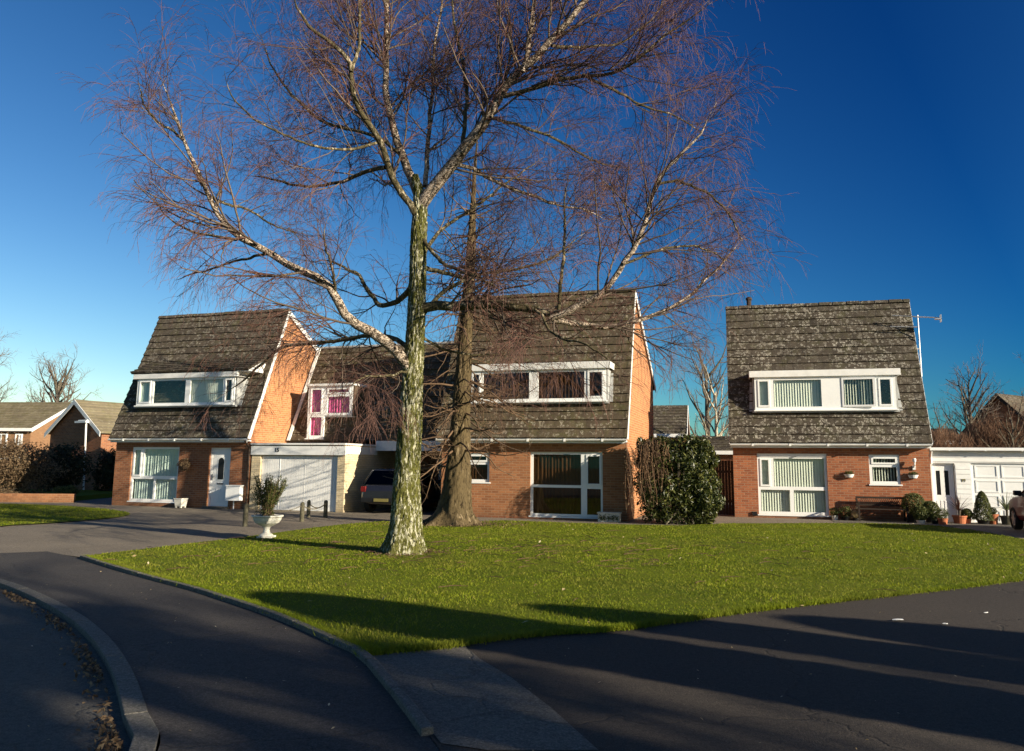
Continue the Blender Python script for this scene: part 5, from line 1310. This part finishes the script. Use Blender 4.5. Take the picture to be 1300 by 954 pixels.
# ------------------------------------------------------------------ cars
def car(label, loc, yaw, paint, cat='car'):
    """hatchback pointing along local +y, rear at y=0"""
    root = empty('parked_car', loc, yaw, label, cat)
    L = 3.95
    # stations along y: (y, half width low, z bottom, z waist, half width waist)
    ys = np.array([0, .06, .25, .6, 1.2, 2.0, 2.7, 3.2, 3.6, 3.85, 3.95])
    hw = np.array([.70, .78, .82, .84, .85, .85, .85, .84, .80, .72, .62])
    zb = np.array([.36, .30, .26, .24, .22, .22, .22, .24, .26, .28, .34])
    zt = np.array([.72, .88, .95, .96, .95, .94, .93, .90, .82, .72, .60])
    V = []; n = 10
    for y, w_, b_, t_ in zip(ys, hw, zb, zt):
        ring = [(-w_*.55, b_), (-w_*.92, b_ + .05), (-w_, b_ + .18), (-w_*1.0, (b_+t_)/2 + .05), (-w_*.96, t_ - .05), (-w_*.80, t_), (w_*.80, t_), (w_*.96, t_ - .05), (w_, (b_+t_)/2 + .05), (w_, b_ + .18), (w_*.92, b_ + .05), (w_*.55, b_)]
        V += [(x, y, z) for x, z in ring]
    n = 12; Fc = [(i*n + k, i*n + (k+1) % n, (i+1)*n + (k+1) % n, (i+1)*n + k) for i in range(len(ys)-1) for k in range(n)]
    Fc += [tuple(range(n))[::-1], tuple((len(ys)-1)*n + k for k in range(n))]
    m = M(); m.add(V, Fc, .5)
    # roof
    m.hexa([(-.62, .48, 1.36), (.62, .48, 1.36), (.60, 1.95, 1.40), (-.60, 1.95, 1.40)], [(-.54, .55, 1.42), (.54, .55, 1.42), (.52, 1.85, 1.46), (-.52, 1.85, 1.46)])
    for s in (-1, 1):     # pillars
        for (y0, y1, w0, w1) in ((.15, .48, .80, .62), (1.30, 1.30, .83, .61), (2.62, 1.93, .80, .60)):
            a = .05
            m.hexa([(s*w0 - .03, y0, .90), (s*w0 + .03, y0, .90), (s*w0 + .03, y0 + a*1.6, .90), (s*w0 - .03, y0 + a*1.6, .90)], [(s*w1 - .03, y1, 1.39), (s*w1 + .03, y1, 1.39), (s*w1 + .03, y1 + a, 1.39), (s*w1 - .03, y1 + a, 1.39)])
    bo = m.build('body', paint, root); sub = bo.modifiers.new('b', 'BEVEL'); sub.width = .03; sub.segments = 3; sub.angle_limit = R_(25)
    g = M(); g.hexa([(-.80, .14, .93), (.80, .14, .93), (.80, 2.66, .92), (-.80, 2.66, .92)], [(-.61, .47, 1.37), (.61, .47, 1.37), (.59, 1.95, 1.40), (-.59, 1.95, 1.40)]); g.build('window', car_glass, root)
    for s in (-1, 1):
        for y in (.68, 3.12):
            w_ = M(); q = []
            for k in range(24):
                a = 2*pi*k/24
                q.append((a,))
            prof = [(.20, .0), (.27, -.01), (.30, .02), (.30, .16), (.27, .19), (.20, .18)]
            V = [(s*(.86 - d), y + r*cos(2*pi*k/24), .30 + r*sin(2*pi*k/24)) for (r, d) in prof for k in range(24)]
            w_.add(V, [(i*24 + k, i*24 + (k+1) % 24, (i+1)*24 + (k+1) % 24, (i+1)*24 + k) for i in range(5) for k in range(24)], .5)
            wo = w_.build('wheel', rubber, root)
            r_ = M(); r_.add([(s*.845, y + .2*cos(2*pi*k/24), .30 + .2*sin(2*pi*k/24)) for k in range(24)] + [(s*.80, y, .30)], [(k, (k+1) % 24, 24) for k in range(24)], .5)
            for k in range(6):
                a = k*pi/3; c_, s_ = cos(a), sin(a)
                r_.hexa([(s*.85, y - .02*s_, .30 + .02*c_), (s*.85, y + .2*c_ - .015*s_, .30 + .2*s_ + .015*c_), (s*.85, y + .2*c_ + .015*s_, .30 + .2*s_ - .015*c_), (s*.85, y + .02*s_, .30 - .02*c_)],
                        [(s*.82, y - .02*s_, .30 + .02*c_), (s*.82, y + .2*c_ - .015*s_, .30 + .2*s_ + .015*c_), (s*.82, y + .2*c_ + .015*s_, .30 + .2*s_ - .015*c_), (s*.82, y + .02*s_, .30 - .02*c_)])
            r_.build('rim', alloy, wo)
        l_ = M(); l_.box(s*.60, s*.78, -.012, .12, .68, .86); bevel(l_.build('tail_light', red_light, root), .01)
        l_ = M(); l_.box(s*.45, s*.66, 3.86, 3.94, .55, .66); bevel(l_.build('headlight', alloy, root), .01)
        l_ = M(); l_.box(s*.84, s*1.02, 2.28, 2.40, .93, 1.06); l_.box(s*.80, s*.86, 2.30, 2.36, .93, .97); bevel(l_.build('mirror', black, root), .02)
    b_ = M(); b_.box(-.74, .74, -.06, .05, .34, .50); bevel(b_.build('bumper', black, root), .03)
    b_ = M(); b_.box(-.26, .26, -.075, -.061, .38, .48); b_.build('number_plate', plate_mat, root)
    return root
cx_, cy_ = loc0(11.15, -.15); car('dark hatchback parked in the shaded carport behind the birch trunk', (cx_, cy_, .0), hyaw, car_dark)
cx_, cy_, _ = place(2, 10.0, -4.35); car('dark red car parked before the white garage at the right picture edge', (13.62, 19.2, .0), HOUSES[2][2], car_red)

# ------------------------------------------------------------------ light, sky, camera
EL = 18.0
sun = bpy.data.lights.new('sun', 'SUN'); sun.energy = 5.0; sun.angle = R_(.5); sun.color = (1.0, .88, .69)
so = bpy.data.objects.new('sun', sun); COL.objects.link(so)
from mathutils import Vector
to_sun = Vector((SUNAZ[0]*cos(R_(EL)), SUNAZ[1]*cos(R_(EL)), sin(R_(EL))))
so.rotation_euler = to_sun.to_track_quat('Z', 'Y').to_euler()
wd_ = bpy.data.worlds.new('World'); SC.world = wd_; wd_.use_nodes = True; nt = wd_.node_tree; nt.nodes.clear()
out = nt.nodes.new('ShaderNodeOutputWorld'); bg = nt.nodes.new('ShaderNodeBackground'); sky = nt.nodes.new('ShaderNodeTexSky')
sky.sky_type = 'NISHITA'; sky.sun_disc = False; sky.sun_elevation = R_(EL); sky.sun_rotation = math.atan2(to_sun.x, to_sun.y)
sky.altitude = 0; sky.air_density = 1.0; sky.dust_density = .3; sky.ozone_density = 3.0
# polarised winter sky: deepest at a right angle to the sun
tc = nt.nodes.new('ShaderNodeTexCoord'); dt = nt.nodes.new('ShaderNodeVectorMath'); dt.operation = 'DOT_PRODUCT'
nt.links.new(tc.outputs['Generated'], dt.inputs[0]); dt.inputs[1].default_value = to_sun
ab = nt.nodes.new('ShaderNodeMath'); ab.operation = 'ABSOLUTE'; nt.links.new(dt.outputs['Value'], ab.inputs[0])
rp = nt.nodes.new('ShaderNodeValToRGB'); nt.links.new(ab.outputs[0], rp.inputs[0])
e = rp.color_ramp.elements; e[0].position = 0.0; e[0].color = (.055, .31, .49, 1); e[1].position = .95; e[1].color = (1.0, .86, .70, 1)
e2 = e.new(.45); e2.color = (.34, .62, .66, 1)
mu = nt.nodes.new('ShaderNodeMix'); mu.data_type = 'RGBA'; mu.blend_type = 'MULTIPLY'; mu.inputs[0].default_value = 1.0
hs = nt.nodes.new('ShaderNodeHueSaturation'); hs.inputs['Saturation'].default_value = 1.15; hs.inputs['Hue'].default_value = .508
ga_ = nt.nodes.new('ShaderNodeGamma'); ga_.inputs[1].default_value = 1.25
nt.links.new(sky.outputs[0], ga_.inputs[0]); nt.links.new(ga_.outputs[0], hs.inputs['Color']); nt.links.new(hs.outputs[0], mu.inputs[6]); nt.links.new(rp.outputs[0], mu.inputs[7]); nt.links.new(mu.outputs[2], bg.inputs[0])
bg.inputs[1].default_value = .058
nt.links.new(bg.outputs[0], out.inputs[0])

cam = bpy.data.cameras.new('camera'); co_ = bpy.data.objects.new('camera', cam); COL.objects.link(co_); SC.camera = co_
cam.sensor_fit = 'HORIZONTAL'; cam.sensor_width = 36; cam.lens = 36*F_PX/1300.0
cam.shift_y = -(477.0 - 432.0)/1300.0
cam.clip_end = 2000; cam.clip_start = .05
co_.location = (0, 0, EYE)
from mathutils import Matrix
Rm = Matrix.Rotation(PITCH + pi/2, 4, 'X') @ Matrix.Rotation(ROLL, 4, 'Z')
co_.rotation_euler = Rm.to_euler()
SC.view_settings.view_transform = 'Standard'; SC.view_settings.look = 'None'; SC.view_settings.gamma = 1.0; SC.view_settings.exposure = 1.05
SC.cycles.max_bounces = 8; SC.cycles.transparent_max_bounces = 12; SC.cycles.use_denoising = True
